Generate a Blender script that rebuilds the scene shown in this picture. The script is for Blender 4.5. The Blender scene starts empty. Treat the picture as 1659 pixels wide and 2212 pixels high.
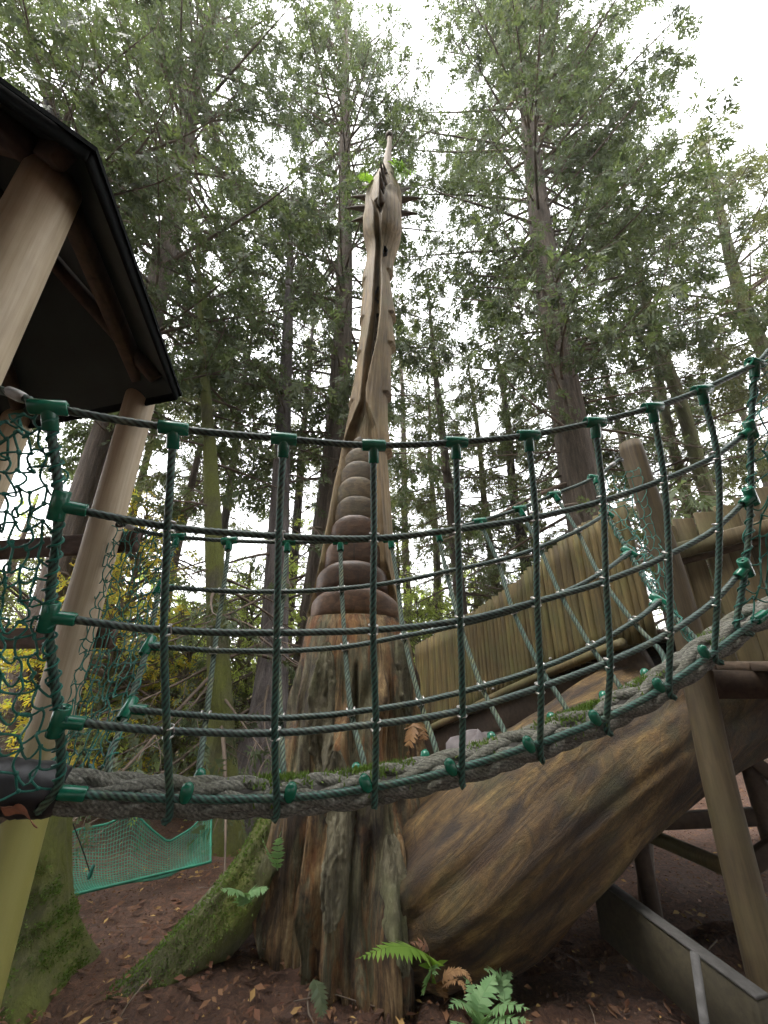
import bpy, math, random
import numpy as np
from mathutils import Vector, Matrix

random.seed(7)
RNG = np.random.default_rng(7)
SC = bpy.context.scene
COL = SC.collection

# ------------------------------------------------------------------ camera, sky, sun, exposure
EYE = 1.5
PITCH = math.radians(21.0)
CP, SP = math.cos(PITCH), math.sin(PITCH)
cam_d = bpy.data.cameras.new('camera')
cam_d.sensor_fit = 'HORIZONTAL'
cam_d.sensor_width = 36.0
cam_d.lens = 18.01
cam_d.clip_start = 0.02
cam_d.clip_end = 2000
cam = bpy.data.objects.new('camera', cam_d)
COL.objects.link(cam)
cam.location = (0, 0, EYE)
cam.rotation_euler = (math.radians(90) + PITCH, 0, 0)
SC.camera = cam

SUN_EL, SUN_ROT = math.radians(62), math.radians(235)
world = bpy.data.worlds.new('World')
SC.world = world
world.use_nodes = True
wn = world.node_tree
wn.nodes.clear()
w_out = wn.nodes.new('ShaderNodeOutputWorld')
w_bg = wn.nodes.new('ShaderNodeBackground')
w_sky = wn.nodes.new('ShaderNodeTexSky')
w_sky.sky_type = 'NISHITA'
w_sky.sun_disc = False
w_sky.sun_elevation = SUN_EL
w_sky.sun_rotation = SUN_ROT
w_sky.dust_density = 4.0
w_hs = wn.nodes.new('ShaderNodeHueSaturation')     # overcast: the blue goes out of the sky
w_hs.inputs['Saturation'].default_value = 0.10
w_mix = wn.nodes.new('ShaderNodeMixRGB')           # an even layer of white cloud
w_mix.inputs['Fac'].default_value = 0.65
w_mix.inputs['Color2'].default_value = (9.6, 9.7, 9.9, 1)
w_bg.inputs['Strength'].default_value = 0.12
wn.links.new(w_sky.outputs[0], w_hs.inputs['Color'])
wn.links.new(w_hs.outputs[0], w_mix.inputs['Color1'])
wn.links.new(w_mix.outputs[0], w_bg.inputs['Color'])
wn.links.new(w_bg.outputs[0], w_out.inputs['Surface'])

sun_d = bpy.data.lights.new('sun', 'SUN')
sun_d.energy = 1.0
sun_d.angle = math.radians(25)
sun_d.color = (1.0, 0.96, 0.9)
sun = bpy.data.objects.new('sun', sun_d)
COL.objects.link(sun)
sun.rotation_euler = (math.radians(90) - SUN_EL, 0, math.pi - SUN_ROT)

SC.view_settings.view_transform = 'Standard'
SC.view_settings.look = 'None'
SC.view_settings.exposure = 2.5
SC.view_settings.gamma = 1.0
SC.render.engine = 'CYCLES'
SC.cycles.max_bounces = 7
SC.cycles.diffuse_bounces = 4
SC.cycles.transmission_bounces = 4
SC.cycles.use_adaptive_sampling = True
SC.cycles.adaptive_threshold = 0.02
try:
    SC.cycles.use_denoising = True
    SC.cycles.denoiser = 'OPENIMAGEDENOISE'
except Exception:
    pass

# ------------------------------------------------------------------ helpers
FPX = 830.0


def P(x, y, Y):
    """World point that stands Y metres in front of the camera and shows at (x, y) of a 1659 px wide photo."""
    u = (x - 829.5) / FPX
    v = (1106.0 - y) / FPX
    k = Y / (CP - v * SP)
    return np.array([u * k, Y, EYE + (SP + v * CP) * k])


def ground_z(x, y):
    x = np.asarray(x, float); y = np.asarray(y, float)
    left = np.clip((1.2 - x) / 2.5, 0, 1)
    drop = np.clip(y - 2.7, 0, 14) * (0.05 + 0.09 * left)
    z = -0.0 - drop
    z = z + 0.05 * np.sin(1.3 * x + 0.7) * np.cos(1.1 * y) + 0.025 * np.sin(3.7 * x + 1.9 * y)
    return z


ORG = {}


def link(o, parent=None):
    COL.objects.link(o)
    if parent is not None:
        o.parent = parent
        ORG[o.name] = ORG[parent.name]
    return o


def thing(name, label, cat, loc=(0, 0, 0), group=None):
    o = bpy.data.objects.new(name, None)
    COL.objects.link(o)
    o.location = loc
    o.empty_display_size = 0.1
    o['label'] = label
    o['category'] = cat
    if group:
        o['group'] = group
    ORG[o.name] = np.array(loc, float)
    return o


def tag(o, label=None, cat=None, group=None, kind=None):
    if label: o['label'] = label
    if cat: o['category'] = cat
    if group: o['group'] = group
    if kind: o['kind'] = kind
    return o


class MB:
    """Collects vertices and faces (quads or triangles) as arrays."""
    def __init__(self):
        self.v, self.q, self.t, self.n = [], [], [], 0
        self.mi_q, self.mi_t = [], []

    def add(self, v, quads=None, tris=None, mi=0):
        v = np.asarray(v, float).reshape(-1, 3)
        if quads is not None and len(quads):
            qq = np.asarray(quads, np.int64).reshape(-1, 4) + self.n
            self.q.append(qq); self.mi_q.append(np.full(len(qq), mi))
        if tris is not None and len(tris):
            tt = np.asarray(tris, np.int64).reshape(-1, 3) + self.n
            self.t.append(tt); self.mi_t.append(np.full(len(tt), mi))
        self.v.append(v)
        self.n += len(v)

    def mesh(self, name, mats, smooth=True, origin=None):
        me = bpy.data.meshes.new(name)
        v = np.concatenate(self.v) if self.v else np.zeros((0, 3))
        if origin is not None:
            v = v - np.asarray(origin)
        q = np.concatenate(self.q) if self.q else np.zeros((0, 4), np.int64)
        t = np.concatenate(self.t) if self.t else np.zeros((0, 3), np.int64)
        nq, nt = len(q), len(t)
        me.vertices.add(len(v))
        me.vertices.foreach_set('co', v.astype(np.float32).ravel())
        me.loops.add(nq * 4 + nt * 3)
        me.loops.foreach_set('vertex_index', np.concatenate([q.ravel(), t.ravel()]).astype(np.int32))
        me.polygons.add(nq + nt)
        st = np.concatenate([np.arange(nq) * 4, nq * 4 + np.arange(nt) * 3]).astype(np.int32)
        me.polygons.foreach_set('loop_start', st)
        me.polygons.foreach_set('use_smooth', np.full(nq + nt, smooth, bool))
        if not isinstance(mats, (list, tuple)):
            mats = [mats]
        for m in mats:
            me.materials.append(m)
        if len(mats) > 1:
            mi = np.concatenate([*self.mi_q, *self.mi_t]) if (self.mi_q or self.mi_t) else np.zeros(0)
            me.polygons.foreach_set('material_index', mi.astype(np.int32))
        me.update(calc_edges=True)
        me.validate()
        return me

    def build(self, name, mats, parent=None, smooth=True, at=None):
        if parent is not None:
            org = ORG[parent.name]
            me = self.mesh(name, mats, smooth, org)
            o = bpy.data.objects.new(name, me)
            return link(o, parent)
        org = np.zeros(3) if at is None else np.asarray(at, float)
        me = self.mesh(name, mats, smooth, org)
        o = bpy.data.objects.new(name, me)
        COL.objects.link(o)
        o.location = org
        ORG[o.name] = org
        return o


def grid_quads(nr, nc, wrap=True):
    i = np.arange(nr - 1)[:, None]
    j = np.arange(nc if wrap else nc - 1)[None, :]
    j2 = (j + 1) % nc
    return np.stack([i * nc + j, i * nc + j2, (i + 1) * nc + j2, (i + 1) * nc + j], -1).reshape(-1, 4)


def frames(p):
    p = np.asarray(p, float)
    n = len(p)
    t = np.gradient(p, axis=0)
    t /= np.linalg.norm(t, axis=1, keepdims=True) + 1e-12
    ref = np.array([0, 0, 1.0]) if abs(t[0][2]) < 0.9 else np.array([0, 1.0, 0])
    N = np.zeros((n, 3))
    a = np.cross(t[0], ref); a /= np.linalg.norm(a)
    N[0] = a
    for i in range(1, n):
        b = N[i - 1] - t[i] * np.dot(N[i - 1], t[i])
        N[i] = b / (np.linalg.norm(b) + 1e-12)
    B = np.cross(t, N)
    return t, N, B


def sweep(mb, p, r, ns=8, lobes=0, twist=0.0, groove=0.2, caps=True, mi=0, rfun=None):
    p = np.asarray(p, float)
    n = len(p)
    r = np.full(n, r, float) if np.isscalar(r) else np.asarray(r, float)
    t, N, B = frames(p)
    a = np.arange(ns) / ns * 2 * np.pi
    A = np.broadcast_to(a, (n, ns))
    R = np.repeat(r[:, None], ns, 1)
    G = np.ones((n, ns))
    if lobes:
        s = np.concatenate([[0], np.cumsum(np.linalg.norm(np.diff(p, axis=0), axis=1))])
        ph = A - (s * twist)[:, None]
        G = np.abs(np.cos(ph * lobes / 2)) ** 0.7
        R = R * (1 - groove + groove * G)
    if rfun is not None:
        R = R * rfun(A, np.linspace(0, 1, n)[:, None])
    V = p[:, None, :] + R[..., None] * (np.cos(A)[..., None] * N[:, None, :] + np.sin(A)[..., None] * B[:, None, :])
    V = V.reshape(-1, 3)
    q = grid_quads(n, ns)
    tr = []
    if caps:
        V = np.concatenate([V, p[:1], p[-1:]])
        c0, c1 = n * ns, n * ns + 1
        j = np.arange(ns); j2 = (j + 1) % ns
        tr = np.concatenate([np.stack([np.full(ns, c0), j2, j], 1), np.stack([np.full(ns, c1), (n - 1) * ns + j, (n - 1) * ns + j2], 1)])
    mb.add(V, q, tr, mi)
    return np.concatenate([G.ravel(), [1, 1]]) if caps else G.ravel()


def set_groove(o, G):
    at = o.data.attributes.new('groove', 'FLOAT', 'POINT')
    at.data.foreach_set('value', G.astype(np.float32))


def lumps(seed, n=16, amin=1, amax=14, smin=2, smax=30, power=0.9):
    rg = np.random.default_rng(seed)
    w = [(int(rg.integers(amin, amax)), rg.uniform(smin, smax) * rg.choice([-1, 1]), rg.random() * 6.28) for _ in range(n)]
    def f(A, S):
        out = 0
        for ka, ks, ph in w:
            out = out + np.sin(ka * A + ks * S + ph) / (1 + (abs(ka) / 4 + abs(ks) / 12) ** power)
        return out / math.sqrt(n)
    return f


def spline(pts, step):
    """Catmull-Rom through the points, resampled evenly."""
    p = np.asarray(pts, float)
    if len(p) == 2:
        n = max(2, int(np.linalg.norm(p[1] - p[0]) / step) + 1)
        return p[0] + (p[1] - p[0]) * np.linspace(0, 1, n)[:, None]
    e = np.concatenate([[2 * p[0] - p[1]], p, [2 * p[-1] - p[-2]]])
    out = []
    for i in range(len(p) - 1):
        a, b, c, d = e[i:i + 4]
        t = np.linspace(0, 1, 16, endpoint=False)[:, None]
        out.append(0.5 * (2 * b + (c - a) * t + (2 * a - 5 * b + 4 * c - d) * t ** 2 + (3 * b - a - 3 * c + d) * t ** 3))
    out.append(p[-1:])
    f = np.concatenate(out)
    s = np.concatenate([[0], np.cumsum(np.linalg.norm(np.diff(f, axis=0), axis=1))])
    n = max(2, int(s[-1] / step) + 1)
    ss = np.linspace(0, s[-1], n)
    return np.stack([np.interp(ss, s, f[:, k]) for k in range(3)], 1)


def box(mb, a, b, w, h, up=(0, 0, 1), bev=0.006, mi=0, jit=0.0):
    """A timber from a to b, w across and h along up, with chamfered edges."""
    a = np.asarray(a, float); b = np.asarray(b, float)
    d = b - a; L = np.linalg.norm(d); d /= L
    up = np.asarray(up, float); up = up - d * np.dot(up, d); up /= np.linalg.norm(up)
    s = np.cross(d, up)
    prof = []
    for sx, sy in ((1, 1), (-1, 1), (-1, -1), (1, -1)):
        c = [(sx * (w / 2 - bev), sy * h / 2), (sx * w / 2, sy * (h / 2 - bev))]
        if sx * sy > 0: c = c[::-1]
        prof += c
    prof = np.array(prof)
    n = len(prof)
    rings = []
    for t, k in ((0, 1 - bev / max(w, h)), (bev / L, 1), (1 - bev / L, 1), (1, 1 - bev / max(w, h))):
        rings.append(a + d * L * t + k * (prof[:, :1] * s + prof[:, 1:] * up))
    V = np.concatenate(rings)
    q = grid_quads(4, n)
    V = np.concatenate([V, [a, b]])
    j = np.arange(n); j2 = (j + 1) % n
    tr = np.concatenate([np.stack([np.full(n, 4 * n), j2, j], 1), np.stack([np.full(n, 4 * n + 1), 3 * n + j, 3 * n + j2], 1)])
    mb.add(V, q, tr, mi)


def lathe(mb, prof, ns=16, M=None, mi=0):
    prof = np.asarray(prof, float)
    a = np.arange(ns) / ns * 2 * np.pi
    V = np.stack([prof[:, :1] * np.cos(a), prof[:, :1] * np.sin(a), np.repeat(prof[:, 1:], ns, 1)], -1).reshape(-1, 3)
    if M is not None:
        M = np.asarray(M)
        V = V @ M[:3, :3].T + M[:3, 3]
    mb.add(V, grid_quads(len(prof), ns), None, mi)


def basis(z, y, o):
    z = np.asarray(z, float); z = z / np.linalg.norm(z)
    y = np.asarray(y, float); y = y - z * np.dot(y, z); y /= np.linalg.norm(y)
    x = np.cross(y, z)
    M = np.eye(4)
    M[:3, 0], M[:3, 1], M[:3, 2], M[:3, 3] = x, y, z, o
    return M


def place(me, name, parent, M):
    o = bpy.data.objects.new(name, me)
    link(o, parent)
    M = np.array(M, float); M[:3, 3] -= ORG[parent.name]
    o.matrix_local = Matrix(M.tolist())
    return o


# ------------------------------------------------------------------ materials
MATS = {}


def nt_new(name):
    m = bpy.data.materials.new(name)
    m.use_nodes = True
    nt = m.node_tree
    b = nt.nodes['Principled BSDF']
    return m, nt, b


def N(nt, typ, **kw):
    n = nt.nodes.new(typ)
    for k, v in kw.items():
        if k in n.inputs: n.inputs[k].default_value = v
        else: setattr(n, k, v)
    return n


def ramp(nt, fac, stops):
    r = nt.nodes.new('ShaderNodeValToRGB')
    el = r.color_ramp.elements
    while len(el) < len(stops): el.new(0.5)
    for e, (p, c) in zip(el, stops):
        e.position = p
        e.color = (*c, 1)
    nt.links.new(fac, r.inputs['Fac'])
    return r.outputs['Color']


def coords(nt, scale=(1, 1, 1), rot=(0, 0, 0)):
    tc = nt.nodes.new('ShaderNodeTexCoord')
    mp = nt.nodes.new('ShaderNodeMapping')
    mp.inputs['Scale'].default_value = scale
    mp.inputs['Rotation'].default_value = rot
    nt.links.new(tc.outputs['Object'], mp.inputs['Vector'])
    return mp.outputs['Vector']


def noise(nt, vec, scale, detail=6, rough=0.6, dist=0.0):
    n = nt.nodes.new('ShaderNodeTexNoise')
    n.inputs['Scale'].default_value = scale
    n.inputs['Detail'].default_value = detail
    n.inputs['Roughness'].default_value = rough
    n.inputs['Distortion'].default_value = dist
    nt.links.new(vec, n.inputs['Vector'])
    return n.outputs['Fac']


def mix(nt, fac, a, b, mode='MIX'):
    m = nt.nodes.new('ShaderNodeMixRGB')
    m.blend_type = mode
    for s, x in (('Fac', fac), ('Color1', a), ('Color2', b)):
        if isinstance(x, (int, float)): m.inputs[s].default_value = x
        elif isinstance(x, tuple): m.inputs[s].default_value = (*x, 1)
        else: nt.links.new(x, m.inputs[s])
    return m.outputs['Color']


def bump(nt, b, h, strength=0.5, dist=0.01):
    n = nt.nodes.new('ShaderNodeBump')
    n.inputs['Strength'].default_value = strength
    n.inputs['Distance'].default_value = dist
    nt.links.new(h, n.inputs['Height'])
    nt.links.new(n.outputs['Normal'], b.inputs['Normal'])


def step(nt, val, lo, hi):
    m = nt.nodes.new('ShaderNodeMapRange')
    m.inputs['From Min'].default_value = lo
    m.inputs['From Max'].default_value = hi
    nt.links.new(val, m.inputs['Value'])
    return m.outputs['Result']


def upness(nt, lo=0.2, hi=0.8):
    g = nt.nodes.new('ShaderNodeNewGeometry')
    s = nt.nodes.new('ShaderNodeSeparateXYZ')
    nt.links.new(g.outputs['Normal'], s.inputs[0])
    return step(nt, s.outputs['Z'], lo, hi)


def mul(nt, a, b):
    m = nt.nodes.new('ShaderNodeMath'); m.operation = 'MULTIPLY'
    for i, x in enumerate((a, b)):
        if isinstance(x, (int, float)): m.inputs[i].default_value = x
        else: nt.links.new(x, m.inputs[i])
    return m.outputs[0]


def mat_wood(name, cols, grain=(14, 14, 1.2), rough=0.75, bstr=0.4, bdist=0.004, algae=None, rot=(0, 0, 0), scale=3.0, algae_amt=(0.5, 0.75), knots=False, rings=False):
    m, nt, b = nt_new(name)
    v = coords(nt, grain, rot)
    g = noise(nt, v, scale, 8, 0.65, 0.3)
    v2 = coords(nt, (1, 1, 1))
    g2 = noise(nt, v2, 2.2, 4, 0.55)
    k = len(cols)
    c = ramp(nt, g, [(0.28 + 0.44 * i / max(1, k - 1), cc) for i, cc in enumerate(cols)])
    c = mix(nt, mul(nt, step(nt, g2, 0.42, 0.70), 0.55), c, tuple(x * 0.7 for x in cols[0]))
    if algae:
        g3 = noise(nt, v2, 3.4, 5, 0.6)
        c = mix(nt, mul(nt, step(nt, g3, *algae_amt), 0.75), c, algae)
    if knots:
        vo = nt.nodes.new('ShaderNodeTexVoronoi'); vo.inputs['Scale'].default_value = 5.0
        nt.links.new(coords(nt, (1, 1, 0.6)), vo.inputs['Vector'])
        c = mix(nt, mul(nt, step(nt, vo.outputs['Distance'], 0.10, 0.05), 0.7), c, tuple(x * 0.3 for x in cols[0]))
    oi = nt.nodes.new('ShaderNodeObjectInfo')
    c = mix(nt, 1.0, c, ramp(nt, oi.outputs['Random'], [(0.0, (0.72, 0.70, 0.66)), (0.5, (1.0, 1.0, 1.0)), (1.0, (1.18, 1.2, 1.1))]), 'MULTIPLY')
    if rings:                                            # cut growth rings and fine drying cracks
        wv = nt.nodes.new('ShaderNodeTexWave'); wv.wave_type = 'RINGS'; wv.rings_direction = 'Z'
        wv.inputs['Scale'].default_value = 9; wv.inputs['Distortion'].default_value = 9; wv.inputs['Detail'].default_value = 3; wv.inputs['Detail Scale'].default_value = 1.2
        nt.links.new(coords(nt, (1, 1, 1.6)), wv.inputs['Vector'])
        c = mix(nt, 0.55, c, ramp(nt, wv.outputs['Fac'], [(0.15, (0.45, 0.42, 0.4)), (0.5, (1.05, 1.05, 1.05))]), 'MULTIPLY')
        ck = noise(nt, coords(nt, (9, 9, 0.5)), 3.0, 3, 0.5, 0.4)
        c = mix(nt, mul(nt, step(nt, ck, 0.66, 0.70), 0.85), c, (0.02, 0.013, 0.008))
    nt.links.new(c, b.inputs['Base Color'])
    b.inputs['Roughness'].default_value = rough
    bump(nt, b, g, bstr, bdist)
    MATS[name] = m
    return m


def mat_bark(name, a, b2, moss=None, moss_amt=(0.45, 0.7), vs=1.0):
    m, nt, b = nt_new(name)
    v = coords(nt, (9 * vs, 9 * vs, 0.9 * vs))
    g = noise(nt, v, 2.0, 9, 0.7, 0.6)
    f = noise(nt, coords(nt, (1, 1, 1)), 1.3, 5, 0.6)
    c = ramp(nt, g, [(0.3, tuple(x * 0.4 for x in a)), (0.5, a), (0.72, b2)])
    if moss:
        c = mix(nt, mul(nt, step(nt, f, *moss_amt), 0.9), c, moss)
    fine = noise(nt, coords(nt, (1, 1, 1)), 40, 4, 0.7)
    c = mix(nt, 0.5, c, ramp(nt, fine, [(0.3, (0.3, 0.3, 0.3)), (0.7, (1, 1, 1))]), 'MULTIPLY')
    nt.links.new(c, b.inputs['Base Color'])
    b.inputs['Roughness'].default_value = 0.95
    bump(nt, b, g, 1.0, 0.03)
    MATS[name] = m
    return m


def mat_leaf(name, cols, trans=0.35, rough=0.6):
    m, nt, b = nt_new(name)
    g = nt.nodes.new('ShaderNodeNewGeometry')
    k = len(cols)
    c = ramp(nt, g.outputs['Random Per Island'], [(i / max(1, k - 1), cc) for i, cc in enumerate(cols)])
    big = noise(nt, coords(nt), 0.55, 3, 0.5)
    c = mix(nt, 0.6, c, ramp(nt, big, [(0.35, (0.75, 0.8, 0.8)), (0.65, (1.15, 1.1, 0.95))]), 'MULTIPLY')
    nt.links.new(c, b.inputs['Base Color'])
    b.inputs['Roughness'].default_value = rough
    b.inputs['Specular IOR Level'].default_value = 0.25
    tr = nt.nodes.new('ShaderNodeBsdfTranslucent')
    c2 = mix(nt, 1.0, c, (1.3, 1.4, 0.8), 'MULTIPLY')
    nt.links.new(c2, tr.inputs['Color'])
    ms = nt.nodes.new('ShaderNodeMixShader')
    ms.inputs[0].default_value = trans
    out = nt.nodes['Material Output']
    nt.links.new(b.outputs[0], ms.inputs[1])
    nt.links.new(tr.outputs[0], ms.inputs[2])
    nt.links.new(ms.outputs[0], out.inputs['Surface'])
    MATS[name] = m
    return m


def mat_plain(name, col, rough=0.5, metal=0.0, var=0.25, vscale=20, bstr=0.0, col2=None, c2amt=(0.5, 0.7)):
    m, nt, b = nt_new(name)
    v = coords(nt)
    g = noise(nt, v, vscale, 5, 0.6)
    c = ramp(nt, g, [(0.3, tuple(x * (1 - var) for x in col)), (0.7, tuple(x * (1 + var) for x in col))])
    if col2:
        g2 = noise(nt, v, vscale * 0.35, 6, 0.65)
        c = mix(nt, step(nt, g2, *c2amt), c, col2)
    nt.links.new(c, b.inputs['Base Color'])
    b.inputs['Roughness'].default_value = rough
    b.inputs['Metallic'].default_value = metal
    if bstr: bump(nt, b, g, bstr, 0.002)
    MATS[name] = m
    return m


# rope of the bridge: weathered dark green polypropylene over steel, algae and dust on it
mat_plain('cable_dark', (0.040, 0.066, 0.056), 0.5, 0, 0.4, 60, 0.3, (0.095, 0.105, 0.07), (0.52, 0.72))
mat_plain('cable_green', (0.026, 0.078, 0.060), 0.5, 0, 0.4, 60, 0.3, (0.065, 0.09, 0.05), (0.5, 0.72))
mat_plain('cable_lit', (0.07, 0.105, 0.08), 0.7, 0, 0.4, 50, 0.3, (0.14, 0.15, 0.07), (0.5, 0.7))  # paler copy for far left uprights, standing for light falling on them
mat_plain('tee_green', (0.006, 0.105, 0.060), 0.26, 0, 0.25, 30, 0.15, (0.03, 0.11, 0.06), (0.55, 0.85))
mat_plain('cord_teal', (0.010, 0.125, 0.092), 0.55, 0, 0.5, 40)
mat_plain('net_green', (0.018, 0.165, 0.10), 0.6, 0, 0.35, 8)
mat_plain('steel', (0.52, 0.49, 0.47), 0.32, 0.8, 0.15, 40)
mat_plain('tape_black', (0.010, 0.0095, 0.011), 0.5, 0, 0.4, 20, 0.4)
mat_plain('roof_felt', (0.006, 0.007, 0.007), 0.9, 0, 0.3, 30, 0.3)
MATS['roof_felt'].node_tree.nodes['Principled BSDF'].inputs['Specular IOR Level'].default_value = 0.1
mat_plain('roof_board', (0.022, 0.034, 0.03), 0.8, 0, 0.2, 6)
mat_plain('dead_leaf', (0.26, 0.10, 0.055), 0.6, 0, 0.4, 30)
mat_plain('rock', (0.16, 0.14, 0.14), 0.9, 0, 0.3, 9, 0.6)
mat_plain('zinc', (0.3, 0.29, 0.28), 0.55, 0.6, 0.2, 30)

def groove_contrast(name, lo=0.45, hi=0.95, dark=0.12):  # darkens strand grooves and lifts the crests so the twist shows
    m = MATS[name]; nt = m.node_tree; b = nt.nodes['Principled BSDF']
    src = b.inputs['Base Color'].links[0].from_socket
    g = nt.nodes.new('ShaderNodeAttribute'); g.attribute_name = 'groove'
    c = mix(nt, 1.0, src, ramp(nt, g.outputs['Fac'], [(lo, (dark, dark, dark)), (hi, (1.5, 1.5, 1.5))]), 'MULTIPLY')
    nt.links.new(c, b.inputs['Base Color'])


mat_wood('post_smooth', [(0.31, 0.24, 0.155), (0.41, 0.328, 0.225), (0.48, 0.395, 0.285)], (26, 26, 0.8), 0.6, 0.15, 0.002, knots=True)
mat_wood('timber_dark', [(0.035, 0.022, 0.014), (0.065, 0.042, 0.027), (0.09, 0.06, 0.04)], (10, 10, 10), 0.8, 0.3)
mat_wood('timber_rail', [(0.045, 0.026, 0.019), (0.075, 0.044, 0.032), (0.11, 0.07, 0.053)], (3, 20, 20), 0.75, 0.3)
mat_wood('pale_wood', [(0.036, 0.024, 0.007), (0.095, 0.067, 0.02), (0.155, 0.112, 0.038)], (16, 16, 1.2), 0.8, 0.5, 0.004, algae=(0.075, 0.078, 0.022), algae_amt=(0.45, 0.7))
mat_wood('plank_brown', [(0.055, 0.04, 0.018), (0.105, 0.077, 0.035), (0.15, 0.115, 0.058)], (14, 14, 1.2), 0.75, 0.3, algae=(0.10, 0.10, 0.04))
mat_wood('post_olive', [(0.07, 0.05, 0.02), (0.125, 0.09, 0.036), (0.175, 0.13, 0.06)], (20, 20, 1.0), 0.75, 0.35, 0.004, algae=(0.06, 0.07, 0.02), algae_amt=(0.4, 0.7))
mat_wood('board_dark', [(0.018, 0.014, 0.007), (0.034, 0.027, 0.014), (0.05, 0.04, 0.022)], (10, 10, 10), 0.85, 0.3)
mat_wood('post_anchor', [(0.028, 0.018, 0.008), (0.058, 0.039, 0.019), (0.09, 0.063, 0.034)], (20, 20, 1.0), 0.75, 0.35, 0.004, algae=(0.06, 0.05, 0.02), algae_amt=(0.45, 0.75))
mat_wood('post_yellow', [(0.24, 0.23, 0.05), (0.34, 0.32, 0.09), (0.40, 0.37, 0.14)], (20, 20, 1.0), 0.75, 0.3)
mat_wood('post_grey', [(0.10, 0.08, 0.06), (0.15, 0.12, 0.092), (0.20, 0.16, 0.125)], (22, 22, 1.0), 0.8, 0.4)
mat_wood('board_grey', [(0.055, 0.052, 0.05), (0.085, 0.082, 0.08), (0.12, 0.117, 0.115)], (8, 8, 8), 0.8, 0.3)
mat_wood('carved_wood', [(0.062, 0.038, 0.013), (0.17, 0.11, 0.042), (0.275, 0.192, 0.082)], (10, 10, 0.7), 0.7, 0.6, 0.012, rings=False, algae=(0.14, 0.125, 0.055), algae_amt=(0.48, 0.75))
mat_wood('roll_wood', [(0.045, 0.029, 0.012), (0.10, 0.066, 0.029), (0.155, 0.108, 0.054)], (5, 5, 12), 0.62, 0.4, 0.006, rings=True, algae=(0.09, 0.09, 0.042), algae_amt=(0.45, 0.7))
mat_wood('roll_red', [(0.036, 0.017, 0.008), (0.085, 0.043, 0.021), (0.135, 0.077, 0.04)], (5, 5, 12), 0.5, 0.4, 0.006, rings=True)
mat_wood('spike_wood', [(0.06, 0.045, 0.034), (0.10, 0.08, 0.06), (0.14, 0.115, 0.09)], (9, 9, 9), 0.8, 0.3)
mat_wood('horn_wood', [(0.15, 0.115, 0.085), (0.24, 0.19, 0.145), (0.32, 0.26, 0.205)], (14, 14, 2), 0.75, 0.3)

mat_bark('bark_cedar', (0.105, 0.08, 0.06), (0.21, 0.165, 0.13))
mat_bark('bark_dark', (0.05, 0.038, 0.03), (0.10, 0.08, 0.065))
mat_bark('bark_olive', (0.10, 0.088, 0.045), (0.18, 0.16, 0.085), (0.13, 0.15, 0.04), (0.42, 0.65))
mat_bark('bark_moss', (0.075, 0.066, 0.045), (0.15, 0.13, 0.10), (0.13, 0.145, 0.024), (0.30, 0.52))
mat_bark('bark_grey', (0.13, 0.11, 0.105), (0.22, 0.19, 0.185), (0.08, 0.09, 0.04), (0.55, 0.8))
mat_bark('bark_lichen', (0.11, 0.095, 0.055), (0.28, 0.255, 0.17), (0.15, 0.165, 0.07), (0.5, 0.7))
mat_plain('twig', (0.12, 0.088, 0.064), 0.9, 0, 0.4, 3)

mat_leaf('leaf_cedar', [(0.062, 0.080, 0.044), (0.084, 0.104, 0.056), (0.11, 0.128, 0.072), (0.088, 0.118, 0.074)], 0.42)
mat_leaf('leaf_olive', [(0.088, 0.096, 0.048), (0.115, 0.122, 0.064), (0.142, 0.142, 0.08)], 0.45)
mat_leaf('leaf_lime', [(0.22, 0.26, 0.075), (0.31, 0.36, 0.11), (0.40, 0.44, 0.17)], 0.6)  # brighter than real leaves: the backlit glow is put into the colour
mat_leaf('leaf_yellow', [(0.36, 0.30, 0.04), (0.55, 0.44, 0.07), (0.60, 0.40, 0.06), (0.32, 0.36, 0.08), (0.42, 0.42, 0.10)], 0.55)
mat_leaf('leaf_fern', [(0.12, 0.22, 0.035), (0.19, 0.30, 0.055)], 0.4)
mat_leaf('leaf_fern_pale', [(0.15, 0.27, 0.12), (0.21, 0.33, 0.16)], 0.35)
mat_leaf('leaf_fern_brown', [(0.16, 0.085, 0.04), (0.27, 0.16, 0.08)], 0.2)
mat_leaf('leaf_litter', [(0.09, 0.038, 0.024), (0.14, 0.062, 0.036), (0.08, 0.044, 0.03), (0.17, 0.085, 0.045), (0.06, 0.034, 0.026), (0.20, 0.105, 0.055), (0.11, 0.05, 0.03), (0.42, 0.27, 0.10)], 0.1, 0.8)
mat_leaf('moss_tuft', [(0.07, 0.13, 0.02), (0.12, 0.18, 0.03), (0.10, 0.15, 0.04)], 0.3)


def mat_ground():
    m, nt, b = nt_new('ground_litter')
    v = coords(nt)
    g = noise(nt, v, 22, 12, 0.8, 1.2)
    g2 = noise(nt, v, 3.0, 5, 0.6)
    c = ramp(nt, g, [(0.32, (0.018, 0.010, 0.007)), (0.45, (0.07, 0.034, 0.020)), (0.58, (0.14, 0.068, 0.038)), (0.70, (0.24, 0.13, 0.07))])
    c = mix(nt, mul(nt, step(nt, g2, 0.45, 0.7), 0.4), c, (0.07, 0.034, 0.024))
    nt.links.new(c, b.inputs['Base Color'])
    b.inputs['Roughness'].default_value = 0.95
    bump(nt, b, g, 1.0, 0.03)
    MATS['ground'] = m


mat_ground()


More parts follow.
